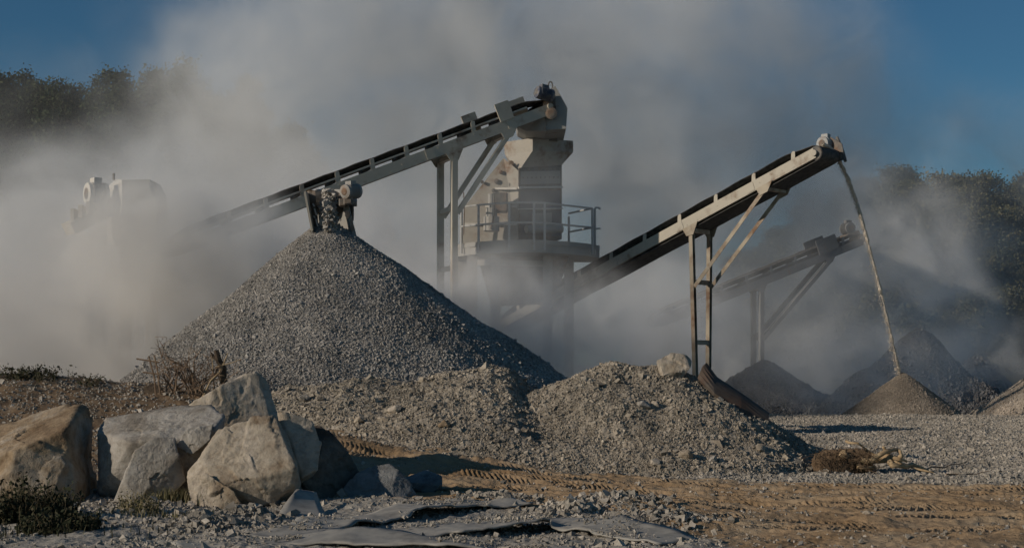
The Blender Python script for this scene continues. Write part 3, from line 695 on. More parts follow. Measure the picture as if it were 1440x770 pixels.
# conveyor far behind on the right
d3 = Vector((.95, .31, 0)).normalized(); h3 = P(1212, 334, 80); t3 = tail_for(h3, d3, 925, 450)
f3 = Vector((-d3.y, d3.x, 0)) * 1.05
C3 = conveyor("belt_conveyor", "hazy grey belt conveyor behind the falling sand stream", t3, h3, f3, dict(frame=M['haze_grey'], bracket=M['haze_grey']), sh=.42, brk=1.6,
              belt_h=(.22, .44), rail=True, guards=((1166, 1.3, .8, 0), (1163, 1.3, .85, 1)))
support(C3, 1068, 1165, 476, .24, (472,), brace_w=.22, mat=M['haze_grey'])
motor(C3['root'], h3 + f3 * .5 + C3['up'] * .72 - C3['u'] * .35, C3['sd'], .7, .34, M['haze_grey'])
mb = MB(); mb.box(h3 + f3 * .5 + C3['up'] * .34 - C3['u'] * .35, C3['u'] * .4, C3['sd'] * .4, C3['up'] * .1); mb.build("motor_mount", M['steel'], C3['root'])

# chute over the main pile, at the head of a conveyor that runs away behind the pile
hd = P(468, 272, 32.4); d4 = Vector((.14, -.99, 0)).normalized(); f4 = Vector((-d4.y, d4.x, 0)) * .95
h4 = hd - f4 / 2; tl4 = h4 - d4 * 12.0 - Vector((0, 0, 4.4))
C4 = conveyor("discharge_conveyor", "dusty conveyor head with chute plates dropping stone onto the main pile", tl4, h4, f4, dict(frame=M['paint_grey'], bracket=M['paint_grey']), sh=.3, brk=1.4, belt_h=(.05, .2), cat="conveyor")
R4 = C4['root']
mb = MB()                                                                     # left side plate, pierced by slots: strips left standing between them
A = [P(428, 268, 32.0), P(431, 266, 32.0), P(441, 320, 32.05), P(437, 322, 32.05)]
mb = MB(); poly = [P(428, 270, 31.8), P(434, 266, 31.7), P(443, 268, 31.7), P(444, 278, 31.7), P(447, 322, 31.75), P(438, 322, 31.8)]
mb.prism(poly, (0, .03, 0)); sp = mb.build("side_plate", M['steel'], R4)
for (a, b_, c_, d_) in ((439, 286, 442, 290), (441, 293, 445, 302), (440, 303.5, 443, 306), (443, 308, 447, 318)):
    mb = MB(); mb.prism([P(a, b_, 31.66), P(a + 2, b_ - .5, 31.66), P(d_ - .5 * 0 if False else c_ + 1, d_, 31.66), P(c_ - 1, d_ + .5, 31.66)], (0, .02, 0)); mb.build("slot_strip", M['white'], sp)
mb = MB(); mb.prism([P(427, 270, 31.3), P(429.5, 268, 31.3), P(440, 324, 31.4), P(437.5, 325, 31.4)], (0, .5, 0)); mb.build("edge_flange", M['paint'], R4)
mb = MB(); rows = []                                                          # curved dusty back sheet
for py, xa, xb, in ((266, 443, 482), (285, 445, 488), (305, 447, 495), (322, 448, 499), (340, 450, 503)):
    rows.append([P(xa + (xb - xa) * k / 8, py, 32.3 + .28 * math.sin(math.pi * k / 8) - .25 * (k / 8)) for k in range(9)])
vs = [v for r_ in rows for v in r_]; mb.add(vs, [(i * 9 + k, i * 9 + k + 1, i * 9 + 10 + k, i * 9 + 9 + k) for i in range(4) for k in range(8)])
bs = mb.build("back_sheet", M['paint_grey'], R4, smooth=True); md = bs.modifiers.new("thick", 'SOLIDIFY'); md.thickness = .03
mb = MB(); mb.prism([P(481, 276, 31.7), P(487, 276, 31.6), P(493, 300, 31.6), P(502, 334, 31.7), P(503, 342, 31.7), P(498, 340, 31.7), P(489, 304, 31.7)], (0, .05, 0)); mb.build("side_plate", M['paint_grey'], R4)
motor(R4, P(493, 269, 31.5), Vector((.55, .75, .12)), .42, .17, M['paint_grey'])
mb = MB(); mb.box(P(490, 281, 31.5), Vector((.10, 0, .02)), Vector((0, .14, 0)), Vector((.0, 0, .12))); mb.box(P(482, 281, 31.6), Vector((.08, 0, 0)), Vector((0, .1, 0)), Vector((.0, 0, .16))); mb.build("gearbox", M['steel'], R4, bevel=.03)
mb = MB(); mb.prism([P(486, 296, 31.45), P(491, 297, 31.45), P(492, 303, 31.45), P(488, 308, 31.45), P(485, 303, 31.45)], (0, .06, 0)); mb.build("rubber_flap", M['belt'], R4)
rr = np.random.default_rng(44); n = 900                                        # the stone falling from the chute
q = rr.uniform(0, 1, n); pxs = 462 + q * 1.5 + rr.normal(0, 1, n) * (4.2 + q * 1.0); pys = 268 + q * 56
pt = np.array([P(a, b_, 31.75 - .15 * c_ + e) for a, b_, c_, e in zip(pxs, pys, q, rr.normal(0, .1, n))])
V, f, T = stones(pt, .06 * np.exp(rr.normal(0, .3, n)), 45); me = mesh_np("falling_stone", V, f); attr(me, "tone", np.clip(T + .2, 0, 1))
tag(link("falling_stone", me, M['pile']), "crushed stone falling from the chute onto the pile tip", "falling stone", kind="stuff")

# sand stream from the right conveyor
ctl = [(1158, 203), (1170, 209), (1182, 228), (1195, 256), (1208, 294), (1222, 345), (1236, 398), (1248, 448), (1258, 492), (1266, 527)]
k = np.linspace(0, len(ctl) - 1, 90); cxp = np.interp(k, range(len(ctl)), [c[0] for c in ctl]); cyp = np.interp(k, range(len(ctl)), [c[1] for c in ctl])
ker = np.ones(9) / 9; cxp[4:-4] = np.convolve(cxp, ker, 'valid'); cyp[4:-4] = np.convolve(cyp, ker, 'valid')
ds = np.interp(np.linspace(0, 1, 90), [0, .15, 1], [46.0, 46.8, 50.0]); rr = np.random.default_rng(46)
line = [P(a, b_, d_) for a, b_, d_ in zip(cxp, cyp, ds)]
mb = MB(); mb.tube(line, [max(.025, .058 - .02 * i / 90 + .014 * rr.normal()) for i in range(90)], 8); 
n = 4200; q = rr.uniform(0, 89, n); i0 = q.astype(int); L_ = np.array([tuple(v) for v in line]); base = L_[i0] + (L_[np.minimum(i0 + 1, 89)] - L_[i0]) * (q - i0)[:, None]
base += rr.normal(0, 1, (n, 3)) * (.020 + .024 * (q / 89) ** .8)[:, None] - np.array([1, 0, 0]) * (np.abs(rr.normal(0, .035, n)) * (1 + q / 89))[:, None]
V, f, T = stones(base, .014 * np.exp(rr.normal(0, .35, n)), 47)
tv = np.array(mb.v); tf = np.array([q_ for q_ in mb.f if len(q_) == 4]); V, f, T = merge([(V, f, T), (tv, tf, np.full(len(tv), .8))]); T = np.clip(T + .25, 0, 1)
me = mesh_np("sand_stream", V, f); attr(me, "tone", T)
tag(link("sand_stream", me, M['stream']), "thin curved stream of sand falling from the right conveyor head", "falling sand", kind="stuff")

# ------------------------------------------------------------------ hopper tower with platform
YT = 51.0
T0 = P(757, 340, YT)
tower = thing("hopper_tower", (T0.x, T0.y, float(gz(T0.x, T0.y))), "dusty cream hopper tower with a railed platform below the longest conveyor's head", "hopper tower")
def quadbox(name, front, depth, mat, parent, skew=0.0, bevel=0.0):
    """a polygon of photo points at a depth, extruded backwards along +Y (and sideways by skew)"""
    mb = MB(); poly = [P(*q) for q in front]; mb.prism(poly, (skew, depth, 0)); return mb.build(name, mat, parent, bevel=bevel)
# hood at the conveyor's head belongs to the conveyor
hood = quadbox("hood", [(764, 131, 48.6), (781, 121, 48.6), (798, 152, 48.6), (796, 181, 48.6), (766, 183, 48.6), (766, 150, 48.6)], 2.6, M['paint_grey'], C1['root'])
mb = MB(); mb.prism([P(726, 172, 48.9), P(766, 158, 48.5), P(768, 184, 48.5), P(740, 184, 48.9), P(728, 178, 48.9)], (0, 2.2, 0)); mb.build("skirt_plate", M['paint_grey'], C1['root'])
motor(C1['root'], P(765, 132, 48.2), Vector((.85, .45, -.15)), .62, .22, M['motor'])
mb = MB(); mb.tube([P(774 + 3 * math.cos(a), 121 - 6 * math.sin(a), 48.8) for a in np.linspace(-.6, math.pi + .6, 10)], .025, 6); mb.build("lifting_eye", M['steel'], C1['root'])
mb = MB(); mb.lathe(P(775, 160, 48.45), (0, -1, 0), [(0, .2), (.1, .2), (.12, .12)], 16); mb.box(P(772, 146, 48.5), Vector((.22, 0, .05)), Vector((0, .06, 0)), Vector((0, 0, .12))); mb.build("bearing", M['steel'], C1['root'])
# funnel neck, flared hopper, body
quadbox("neck", [(752, 183, 50.6), (782, 182, 50.6), (784, 198, 50.6), (752, 200, 50.6)], 1.2, M['steel'], tower)
mb = MB()                                                                     # flared hopper rim: corner-on, walls sloping to the body
rim_t = [P(708, 200, 51.6), P(749, 194, 50.2), P(806, 198, 51.2), P(770, 196, 53.0)]; rim_b = [P(710, 217, 51.6), P(749, 212, 50.2), P(806, 214, 51.2), P(770, 214, 53.0)]
low = [P(722, 245, 51.8), P(730, 240, 50.4), P(790, 232, 51.2), P(765, 236, 52.8)]
mb.add(rim_t + rim_b + low, [(0, 1, 5, 4), (1, 2, 6, 5), (2, 3, 7, 6), (3, 0, 4, 7), (4, 5, 9, 8), (5, 6, 10, 9), (6, 7, 11, 10), (7, 4, 8, 11), (8, 9, 10, 11)])
ho = mb.build("hopper", M['dusty'], tower); md = ho.modifiers.new("thick", 'SOLIDIFY'); md.thickness = .05
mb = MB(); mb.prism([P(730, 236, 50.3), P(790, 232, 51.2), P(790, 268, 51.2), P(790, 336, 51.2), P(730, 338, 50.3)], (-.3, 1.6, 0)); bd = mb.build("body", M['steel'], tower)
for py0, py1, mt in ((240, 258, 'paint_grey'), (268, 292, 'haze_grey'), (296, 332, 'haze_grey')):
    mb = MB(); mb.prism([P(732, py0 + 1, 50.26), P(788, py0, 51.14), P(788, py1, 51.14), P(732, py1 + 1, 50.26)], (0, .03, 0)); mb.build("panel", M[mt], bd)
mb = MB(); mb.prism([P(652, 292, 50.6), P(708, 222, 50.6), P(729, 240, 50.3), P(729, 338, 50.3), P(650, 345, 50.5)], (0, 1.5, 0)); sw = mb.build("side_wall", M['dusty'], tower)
for px, py, s in ((719, 230, .1), (704, 242, .07), (698, 255, .09), (719, 260, .09), (694, 268, .07), (678, 256, .06)):
    mb = MB(); mb.lathe(P(px, py, 50.55), (0, -1, 0), [(0, s), (.08, s), (.09, s * .5)], 10); mb.build("bolt", M['steel'], sw)
mb = MB(); mb.bar(P(729, 264, 50.2), P(791, 263, 51.1), .10, .07); mb.bar(P(729, 294, 50.2), P(791, 293, 51.1), .08, .05); mb.build("rib", M['white'], bd)
for k_ in np.linspace(.06, .94, 9):
    q = P(732, 250, 50.22).lerp(P(788, 249, 51.1), float(k_)); mb = MB(); mb.lathe(q, (.3, -1, 0), [(0, .03), (.03, .03)], 6); mb.build("bolt", M['steel'], bd)
mb = MB(); mb.prism([P(748, 300, 50.3), P(776, 299, 50.75), P(776, 326, 50.75), P(748, 327, 50.3)], (0, -.05, 0)); mb.build("hatch", M['paint_grey'], bd)
for py in (265, 290, 315):
    mb = MB(); mb.bar(P(655 + (340 - py) * .55 if py < 300 else 653, py, 50.52), P(727, py, 50.24), .05, .08); mb.build("rib", M['white'], sw)
# drive gear standing on the platform
mb = MB(); mb.lathe(P(691, 325, 49.9), (0, 0, 1), [(0, .28), (.5, .28), (.52, .2), (.8, .2), (.82, .12), (1.3, .12)], 14); mb.build("oil_unit", M['paint_grey'], tower)
mb = MB(); mb.box(P(703, 285, 50.0), Vector((.28, 0, 0)), Vector((0, .2, 0)), Vector((0, 0, .35))); mb.build("gear_case", M['steel'], tower, bevel=.05)
mb = MB(); mb.tube([P(740, 322, 49.9), P(790, 322, 50.6)], .14, 12); mb.build("shaft", M['paint_grey'], tower)
mb = MB(); mb.tube([P(694, 275, 49.6), P(696, 300, 49.5), P(690, 322, 49.6)], .03, 6); mb.tube([P(652, 270, 49.4), P(653, 300, 49.4), P(652, 330, 49.4)], .02, 6); mb.build("hose", M['steel'], tower)
# platform deck (curved front), toe board, railing
edge = [(640, 352, 50.6), (660, 348, 49.6), (690, 346, 48.9), (716, 344.5, 48.5), (742, 343, 48.4), (766, 342.5, 48.6), (800, 343.5, 49.2), (826, 344.5, 50.0), (843, 346, 50.9)]
fr_ = [P(a, b_, c_) for a, b_, c_ in edge]; zd = fr_[4].z; fr_ = [Vector((v.x, v.y, zd)) for v in fr_]
back = [Vector((fr_[-1].x, 53.2, zd)), Vector((fr_[0].x, 53.2, zd))]
mb = MB(); mb.prism([v - Vector((0, 0, .28)) for v in fr_ + back], (0, 0, .28)); pf = mb.build("platform", M['paint_grey'], tower)
mb = MB()
for a, b_ in zip(fr_[:-1], fr_[1:]): mb.bar(a + Vector((0, -.03, .07)), b_ + Vector((0, -.03, .07)), .015, .16)
mb.build("toe_board", M['paint_grey'], pf)
posts = [(649, 49.9), (673, 49.25), (716, 48.5), (751, 48.45), (766, 48.6), (800, 52.0), (833, 50.3), (836.5, 50.6)]
tops = []
for px, Y in posts:
    x = (px - CX) / F * Y; mb = MB(); h_ = 1.42 if Y < 51 else 1.3
    mb.tube([(x, Y, zd - .2), (x, Y, zd + h_)], .042, 8); mb.build("rail_post", M['rail'], pf); tops.append(Vector((x, Y, zd + h_)))
mb = MB()
for i, j in ((0, 1), (1, 2), (2, 3), (3, 4), (4, 6), (6, 5)):
    for dz in (0, -.68):
        a, b_ = tops[i].copy(), tops[j].copy(); a.z = b_.z = zd + 1.42 + dz; mb.tube([a, b_], .036, 8)
e = tops[7]; mb.tube([e, e + Vector((.04, 0, .06)), e + Vector((.14, 0, .05)), e + Vector((.2, 0, 0))], .036, 8); mb.tube([e + Vector((0, 0, -.7)), e + Vector((.2, 0, -.68))], .03, 8)
mb.build("handrail", M['rail'], pf)
# frame under the platform
mb = MB(); mb.prism([P(672, 362, 49.6), P(800, 360, 50.2), P(788, 400, 50.4), P(760, 425, 50.2), P(690, 428, 49.9)], (0, 1.8, 0)); mb.build("lower_hopper", M['steel'], tower)
for px, Y in ((664, 49.8), (697, 49.4), (770, 50.2), (800, 51.8), (650, 52.4)):
    x = (px - CX) / F * Y; lbot = float(gz(x, Y)) - .1; hbar(tower, "leg", (x, Y, lbot), (x, Y, zd - .28), .34, M['paint_grey'], (1, 0, 0))
for (a, ya), (b_, yb) in (((664, 49.8), (697, 49.4)), ((697, 49.4), (770, 50.2)), ((770, 50.2), (800, 51.8))):
    q0 = Vector(((a - CX) / F * ya, ya, zd - .55)); q1 = Vector(((b_ - CX) / F * yb, yb, zd - .55)); mb = MB(); mb.bar(q0, q1, .14, .2); mb.build("beam", M['paint_grey'], tower)

# ------------------------------------------------------------------ machine half lost in the dust on the left
YL = 50.0; L0 = P(180, 310, YL)
cr = thing("crusher_head", (L0.x, L0.y, float(gz(L0.x, L0.y))), "cream hooded machine head with a round motor, half lost in dust at left", "crusher")
quadbox("hood", [(172, 253, YL), (210, 252, YL), (218, 268, YL), (221, 300, YL), (220, 345, YL), (170, 345, YL)], 1.6, M['paint_grey'], cr)
mb = MB(); mb.prism([P(171.5, 253, YL), P(171, 345, YL), P(150, 345, 51.2), P(152, 262, 51.2), P(163, 252, 51.0)], (.05, .9, 0)); mb.build("side_plate", M['white'], cr)  # one pale box: sunlit side coloured white here, shaded front in grey
for py0, py1 in ((256, 276), (279, 303)):
    mb = MB(); mb.prism([P(176, py0, YL - .04), P(209 + (py0 - 256) * .3, py0, YL - .04), P(216 + (py0 - 256) * .1, py1, YL - .04), P(176, py1, YL - .04)], (0, .03, 0)); mb.build("panel", M['paint_grey'], cr)
motor(cr, P(135, 273, 50.2), Vector((.8, .6, 0)), .7, .42, M['white'])
mb = MB(); mb.box(P(143, 290, 50.3), Vector((.3, 0, 0)), Vector((0, .3, 0)), Vector((0, 0, .3))); mb.build("motor_mount", M['paint'], cr)
mb = MB(); mb.bar(P(150, 296, 50.5), P(96, 322, 49.5), .7, .42); mb.build("boom", M['paint'], cr)
for i, px in enumerate((105, 116, 127)):
    q = P(px, 303 - i * 5, 49.7); mb = MB(); mb.box(q, Vector((.06, 0, 0)), Vector((0, .3, 0)), Vector((0, 0, .22))); mb.build("boom_bracket", M['paint'], cr)
mb = MB(); mb.tube([P(160, 253, 50.8), P(160, 244, 50.8)], .05, 6); mb.build("exhaust_pipe", M['steel'], cr)
for px, Y in ((176, 50.2), (216, 50.2), (178, 51.4), (212, 51.4)):
    x = (px - CX) / F * Y; hbar(cr, "leg", (x, Y, -.6), (x, Y, P(0, 345, Y).z), .3, M['paint_grey'], (1, 0, 0))

# ------------------------------------------------------------------ rusty plate on the mound
C = [P(986, 519, 25.3), P(1004, 540, 25.15), P(1040, 564, 25.0), P(1078, 592, 24.85)]
mb = MB(); rows = []
for i, (q, wv) in enumerate(zip(C, ((-.05, 0), (0, 0), (0, 0), (0, 0)))):
    row = []
    for k_ in range(7):
        s_ = (k_ - 3) / 3; row.append(q + Vector((-.05 * s_, -.30 * s_ * (.2, 1, .95, .7)[i], -.14 * s_ - .06 * s_ * s_)))
    rows.append(row)
vs = [v for r_ in rows for v in r_]; mb.add(vs, [(i * 7 + k_, i * 7 + k_ + 1, i * 7 + 8 + k_, i * 7 + 7 + k_) for i in range(3) for k_ in range(6)])
pl = mb.build("rusty_plate", M['rust']); md = pl.modifiers.new("thick", 'SOLIDIFY'); md.thickness = .07; md.offset = -1
tag(pl, "bent rusty brown plate lying down the shaded slope of the gravel mound", "metal plate")

# ------------------------------------------------------------------ old conveyor belts lying in the foreground
BELTPTS = []
def strip(label, ctl, width, seed, twist=.16, z0=.03, lift=()):
    P_ = [gxy(a, b_) for a, b_ in ctl]; kk = np.linspace(0, len(P_) - 1, 70)
    x = np.interp(kk, range(len(P_)), [q[0] for q in P_]); y = np.interp(kk, range(len(P_)), [q[1] for q in P_])
    ker = np.ones(13) / 13; xp = np.pad(x, 6, mode='reflect', reflect_type='odd'); yp = np.pad(y, 6, mode='reflect', reflect_type='odd'); x = np.convolve(xp, ker, 'valid'); y = np.convolve(yp, ker, 'valid')
    tx, ty = np.gradient(x), np.gradient(y); ln = np.hypot(tx, ty) + 1e-9; nx_, ny_ = -ty / ln, tx / ln
    rows = []; m_ = 9
    for i in range(70):
        row = []
        for k_ in range(m_):
            s_ = (k_ / (m_ - 1) - .5) * width * (1 + .14 * float(vnoise(i * .35, k_ * .0, 2, seed + 7 + (k_ > 4)))) ; ii_ = i; X, Y = x[i] + nx_[i] * s_, y[i] + ny_[i] * s_
            wv = .032 * float(vnoise(i * .11, seed, 0, seed)) * (1 + 1.2 * abs(s_) / width) + twist * .5 * s_ * float(vnoise(i * .07, 5.5, 1, seed + 3))
            lf = sum(h * math.exp(-((i - c) / w_) ** 2) * (.35 + .65 * (s_ / width + .5 if sg > 0 else .5 - s_ / width)) for c, w_, h, sg in lift)
            row.append((X, Y, float(gz(X, Y)) * .75 + z0 - .012 + max(wv, -.012) + lf))
        rows.append(row)
    mb = MB(); mb.add([v for r_ in rows for v in r_], [(i * m_ + k_, i * m_ + k_ + 1, i * m_ + m_ + 1 + k_, i * m_ + m_ + k_) for i in range(69) for k_ in range(m_ - 1)])
    o = mb.build("old_belt", M['oldbelt'], smooth=True); md = o.modifiers.new("thick", 'SOLIDIFY'); md.thickness = .018; md.offset = 1
    BELTPTS.append(np.array([q for r_ in rows for q in r_])); return tag(o, label, "rubber belt", "old rubber belts on the ground")
strip("worn grey belt along the bottom edge, running from the left rubble to below its neighbours", [(250, 772), (400, 763), (560, 766), (700, 768), (800, 772)], .62, 3, lift=((30, 9, .10, 1),))
strip("long worn grey belt curving from lower left up to the dark far tip", [(380, 760), (470, 742), (560, 724), (640, 716), (735, 711)], .60, 5, lift=((40, 10, .10, -1), (16, 7, .06, 1)))
strip("buckled grey belt ending right of the others near the tracks", [(470, 758), (600, 748), (690, 746), (780, 738), (860, 748), (955, 760)], .66, 8, lift=((36, 9, .16, -1), (52, 8, .08, 1)))
mb = MB(); rows = []                                                           # the belt end propped against the boulders
for i in range(12):
    q = i / 11; rows.append([P(383 + q * 24 + k_ / 6 * (84 - q * 56) + 9 * q * q, 740 - q * 52 - (1 - q) * 2 * (k_ / 6) + 5 * (k_ / 6) * q, 16.0 + q * 1.3 + .30 * (k_ / 6) + .12 * math.sin(q * 3.1)) for k_ in range(7)])
vs = [v for r_ in rows for v in r_]; mb.add(vs, [(i * 7 + k_, i * 7 + k_ + 1, i * 7 + 8 + k_, i * 7 + 7 + k_) for i in range(11) for k_ in range(6)])
o = mb.build("old_belt", M['oldbelt'], smooth=True); md = o.modifiers.new("thick", 'SOLIDIFY'); md.thickness = .02
tag(o, "grey belt end standing up against the biggest tan boulder", "rubber belt", "old rubber belts on the ground")

bp_ = np.concatenate(BELTPTS); r_ = np.random.default_rng(91); kp = bp_[r_.integers(0, len(bp_), 5200)]; kk_ = vnoise(kp[:, 0] * 1.7, kp[:, 1] * 2.6, 0, 93) > .12; kp = kp[kk_]
kp = kp + np.stack([r_.normal(0, .05, len(kp)), r_.normal(0, .04, len(kp)), .022 + 0 * kp[:, 0]], -1); ss_ = np.minimum(.010 * np.exp(r_.normal(0, .6, len(kp))), .04)
V, f, T = stones(kp, ss_, 92); me = mesh_np("grit", V, f); attr(me, "tone", T); tag(link("grit", me, M['loose']), "fine grit lying on the old rubber belts", "grit", kind="stuff")

# ------------------------------------------------------------------ root stump
rx, ry = gxy(1190, 664); rz0 = float(gz(rx, ry))
st = thing("root_stump", (rx, ry, rz0), "torn-out tree stump with pale bare roots lying on the gravel", "tree stump")
rock("root_ball", [P(a, b_, ry + d_) for a, b_, d_ in ((1140, 640, 0), (1150, 632, .1), (1185, 629, .1), (1225, 634, 0), (1232, 655, 0), (1222, 668, -.2), (1180, 668, -.3), (1145, 662, -.1), (1190, 664, .5), (1215, 640, .5), (1150, 660, .4))], M['fibre'], None, None, level=6, p=14, amp=.17, seed=120, parent=st, chips=3)
def wig(p0, p1, n, amp, seed):
    rr = np.random.default_rng(seed); p0, p1 = Vector(p0), Vector(p1); out = []
    for i in range(n):
        q = i / (n - 1); v = p0.lerp(p1, q); a = amp * math.sin(math.pi * q) ** .5 if 0 < i < n - 1 else amp * .3
        out.append(v + Vector(rr.normal(0, 1, 3)) * a)
    return out
for i, (c_, r0) in enumerate(((((1184, 637), (1200, 650), (1225, 646), (1245, 634), (1262, 632), (1268, 642)), .05), (((1222, 646), (1250, 646), (1254, 655), (1285, 654), (1306, 662)), .05), (((1240, 640), (1262, 645), (1275, 649)), .035),
                  (((1190, 620), (1205, 623), (1222, 633), (1240, 645)), .018), (((1205, 655), (1230, 657), (1216, 668)), .03), (((1268, 640), (1262, 648), (1278, 656), (1312, 664)), .03), (((1242, 628), (1250, 636), (1258, 650)), .02), (((1225, 640), (1248, 646), (1268, 652)), .03))):
    pt = [P(a, b_, ry + .15 * math.sin(j * 1.9 + i) - .1) for j, (a, b_) in enumerate(c_)]; fine = []
    for a, b_ in zip(pt[:-1], pt[1:]): fine += [a.lerp(b_, q) for q in (0, .33, .66)]
    fine.append(pt[-1]); mb = MB(); mb.tube([v + Vector(np.random.default_rng(i * 50 + j).normal(0, .008, 3)) for j, v in enumerate(fine)], list(np.linspace(r0 * 1.35, r0 * .5, len(fine))), 7); mb.build("root", M['wood'], st, smooth=True)
mb = MB(); rr = np.random.default_rng(9)
for i in range(520):
    a = P(rr.uniform(1145, 1232), rr.uniform(634, 664), ry + rr.uniform(-.35, .2)); d_ = Vector(rr.normal(0, 1, 3)) * .09; mb.tube([a, a + d_ * .6 + Vector((0, 0, .01)), a + d_ * 1.3 - Vector((0, 0, .04))], [.005, .004, .002], 3, False)
mb.build("root_hair", M['fibre'], st)
# sticks lying by it
for px, py, px2, py2, lab in ((1290, 664, 1360, 655, "longer thin dry stick on the gravel right of the stump"), (1330, 672, 1395, 668, "short thin dry stick right of the stump, nearest the road")):
    x, y = gxy(px, py); x2, y2 = gxy(px2, py2); mb = MB(); mb.tube(wig((x, y, float(gz(x, y)) + .03), (x2, y2, float(gz(x2, y2)) + .06), 7, .03, px), [.014, .014, .012, .012, .01, .008, .006], 6); tag(mb.build("dry_stick", M['twig']), lab, "stick")

# ------------------------------------------------------------------ dead bush on the bank
def branchy(mb, p, d, L, rad, depth, rr, tips=None):
    n = 5; pts_ = [p]; cur = Vector(p); dr = Vector(d).normalized()
    for i in range(n):
        dr = (dr + Vector(rr.normal(0, .22, 3))).normalized(); cur = cur + dr * L / n; pts_.append(cur.copy())
    mb.tube(pts_, list(np.linspace(rad, rad * .5, n + 1)), 5, False)
    if depth == 0:
        if tips is not None: tips.append(cur.copy())
        return
    for i in range(rr.integers(2, 5)):
        k_ = rr.integers(2, n + 1); nd = (dr + Vector(rr.normal(0, .75, 3)) + Vector((0, 0, .1))).normalized()
        branchy(mb, pts_[k_], nd, L * rr.uniform(.45, .75), rad * .55, depth - 1, rr, tips)
by = 26.2
def gp(px, Y, dz=0): x = (px - CX) / F * Y; return Vector((x, Y, float(gz(x, Y)) + dz))
bush = thing("dead_bush", gp(262, by), "leafless brown bush on the bank crest against the main pile", "bush")
mb = MB(); rr = np.random.default_rng(23); tips = []
for i in range(28):
    branchy(mb, gp(rr.uniform(228, 300), by + rr.uniform(-.3, .3), -.03), Vector((rr.uniform(-1, .9), rr.uniform(-.4, .4), rr.uniform(.35, 1.0))), rr.uniform(.4, .75), .018, 2, rr, tips)
mb.build("branch", M['twig'], bush)
mb = MB()
for q in tips[:260]:
    if rr.uniform() < .5:
        a = Vector(rr.normal(0, 1, 3)).normalized() * .022; b_ = a.orthogonal().normalized() * .016; mb.add([q - a, q + b_, q + a, q - b_], [(0, 1, 2, 3)])
mb.build("withered_leaves", M['twig'], bush)
mb = MB(); mb.tube(wig(gp(322, by, .0), P(304, 492, by - .05), 6, .012, 3), [.085, .075, .07, .066, .06, .045], 8); mb.tube(wig(P(308, 508, by), P(297, 496, by), 4, .01, 4), [.05, .045, .035, .015], 6)
tag(mb.build("snapped_post", M['bark']), "snapped brown post leaning at the right of the dead bush", "post")
mb = MB(); mb.tube(wig(gp(283, by - .5, 0), P(320, 497, by - .4), 6, .025, 8), [.024, .022, .02, .018, .014, .008], 6); mb.tube(wig(P(303, 515, by - .45), P(340, 505, by - .4), 4, .02, 9), [.012, .01, .008, .005], 5); mb.tube(wig(P(300, 520, by - .45), P(296, 498, by - .4), 4, .02, 10), [.012, .01, .008, .005], 5)
tag(mb.build("bare_branch", M['wood']), "pale bare forked branch stuck in front of the dead bush", "branch")
mb = MB()
for a, b_ in (((192, 504), (224, 509)), ((201, 523), (226, 526)), ((209, 500), (218, 535)), ((217, 499), (224, 534))): mb.tube([P(a[0], a[1], 26.0), P(b_[0], b_[1], 26.0)], .016, 5)
mb.tube([P(222, 530, 26.0), gp(226, 26.0, -.05)], .016, 5); mb.tube([P(217, 530, 26.0), gp(219, 26.0, -.05)], .016, 5)
tag(mb.build("wire_grid", M['twig']), "bent rusty wire grid poking out left of the dead bush", "wire grid")

# ------------------------------------------------------------------ weeds, grass, shrubs near the boulders
def leaves(pts, size, seed, up=.0, narrow=.55):
    r_ = np.random.default_rng(seed); n = len(pts); a = r_.normal(0, 1, (n, 3)); a[:, 2] += up; a /= np.linalg.norm(a, axis=1, keepdims=True)
    b_ = np.cross(a, r_.normal(0, 1, (n, 3))); b_ /= np.linalg.norm(b_, axis=1, keepdims=True) + 1e-9
    s = (np.asarray(size) * np.exp(r_.normal(0, .25, n)))[:, None]; c = np.asarray(pts)
    V = np.stack([c - a * s * .5, c + b_ * s * narrow * .5 - a * s * .05, c + a * s * .5, c - b_ * s * narrow * .5 - a * s * .05], 1).reshape(-1, 3)
    return V, np.arange(n * 4).reshape(-1, 4), np.repeat(np.clip(r_.normal(.5, .25, n), 0, 1), 4)
def weed(name, label, px, py, n, spread, hgt, mat, seed, cat, size=.05, group=None):
    x, y = gxy(px, py); z = float(gz(x, y)); r_ = np.random.default_rng(seed); pts_ = []; mb = MB()
    for i in range(n):
        a = r_.uniform(0, 2 * math.pi); ro = spread * math.sqrt(r_.uniform()); bx, by_ = x + ro * math.cos(a), y + ro * math.sin(a) * .7
        b0 = Vector((bx, by_, float(gz(bx, by_)))); h = hgt * r_.uniform(.4, 1.0) * (1 - .5 * ro / spread); tp = b0 + Vector((r_.normal(0, .3) * h, r_.normal(0, .3) * h, h))
        md_ = b0.lerp(tp, .5) + Vector(r_.normal(0, .02, 3)); mb.tube([b0, md_, tp], [.005, .004, .002], 3, False)
        for k_ in range(9): q = r_.uniform(.15, 1); pts_.append(b0.lerp(tp, q) + Vector(r_.normal(0, .035, 3)))
    plant_mesh(name, mb, pts_, size, seed, mat, label, cat)
def plant_mesh(name, mb, pts_, size, seed, mat, label, cat):
    tv = np.array(mb.v); tf = np.array([q for q in mb.f if len(q) == 4])
    V, f, T = leaves(np.array([tuple(v) for v in pts_]), np.full(len(pts_), size), seed + 1, .3); V, f, T = merge([(V, f, T), (tv, tf, np.full(len(tv), .95))])
    me = mesh_np(name, V, f); attr(me, "tone", T); return tag(link(name, me, mat), label, cat)
weed("weed_clump", "dense dark green weed clump in front of the leftmost boulder", 32, 735, 420, .60, .62, M['weed'], 201, "weeds")
weed("weed_clump", "smaller dark weed clump at the bottom left beside the dense clump", 86, 750, 150, .42, .30, M['weed'], 202, "weeds")
weed("weed_clump", "thin withered weeds below the second boulder", 195, 722, 70, .26, .35, M['drygrass'], 203, "weeds", .03)
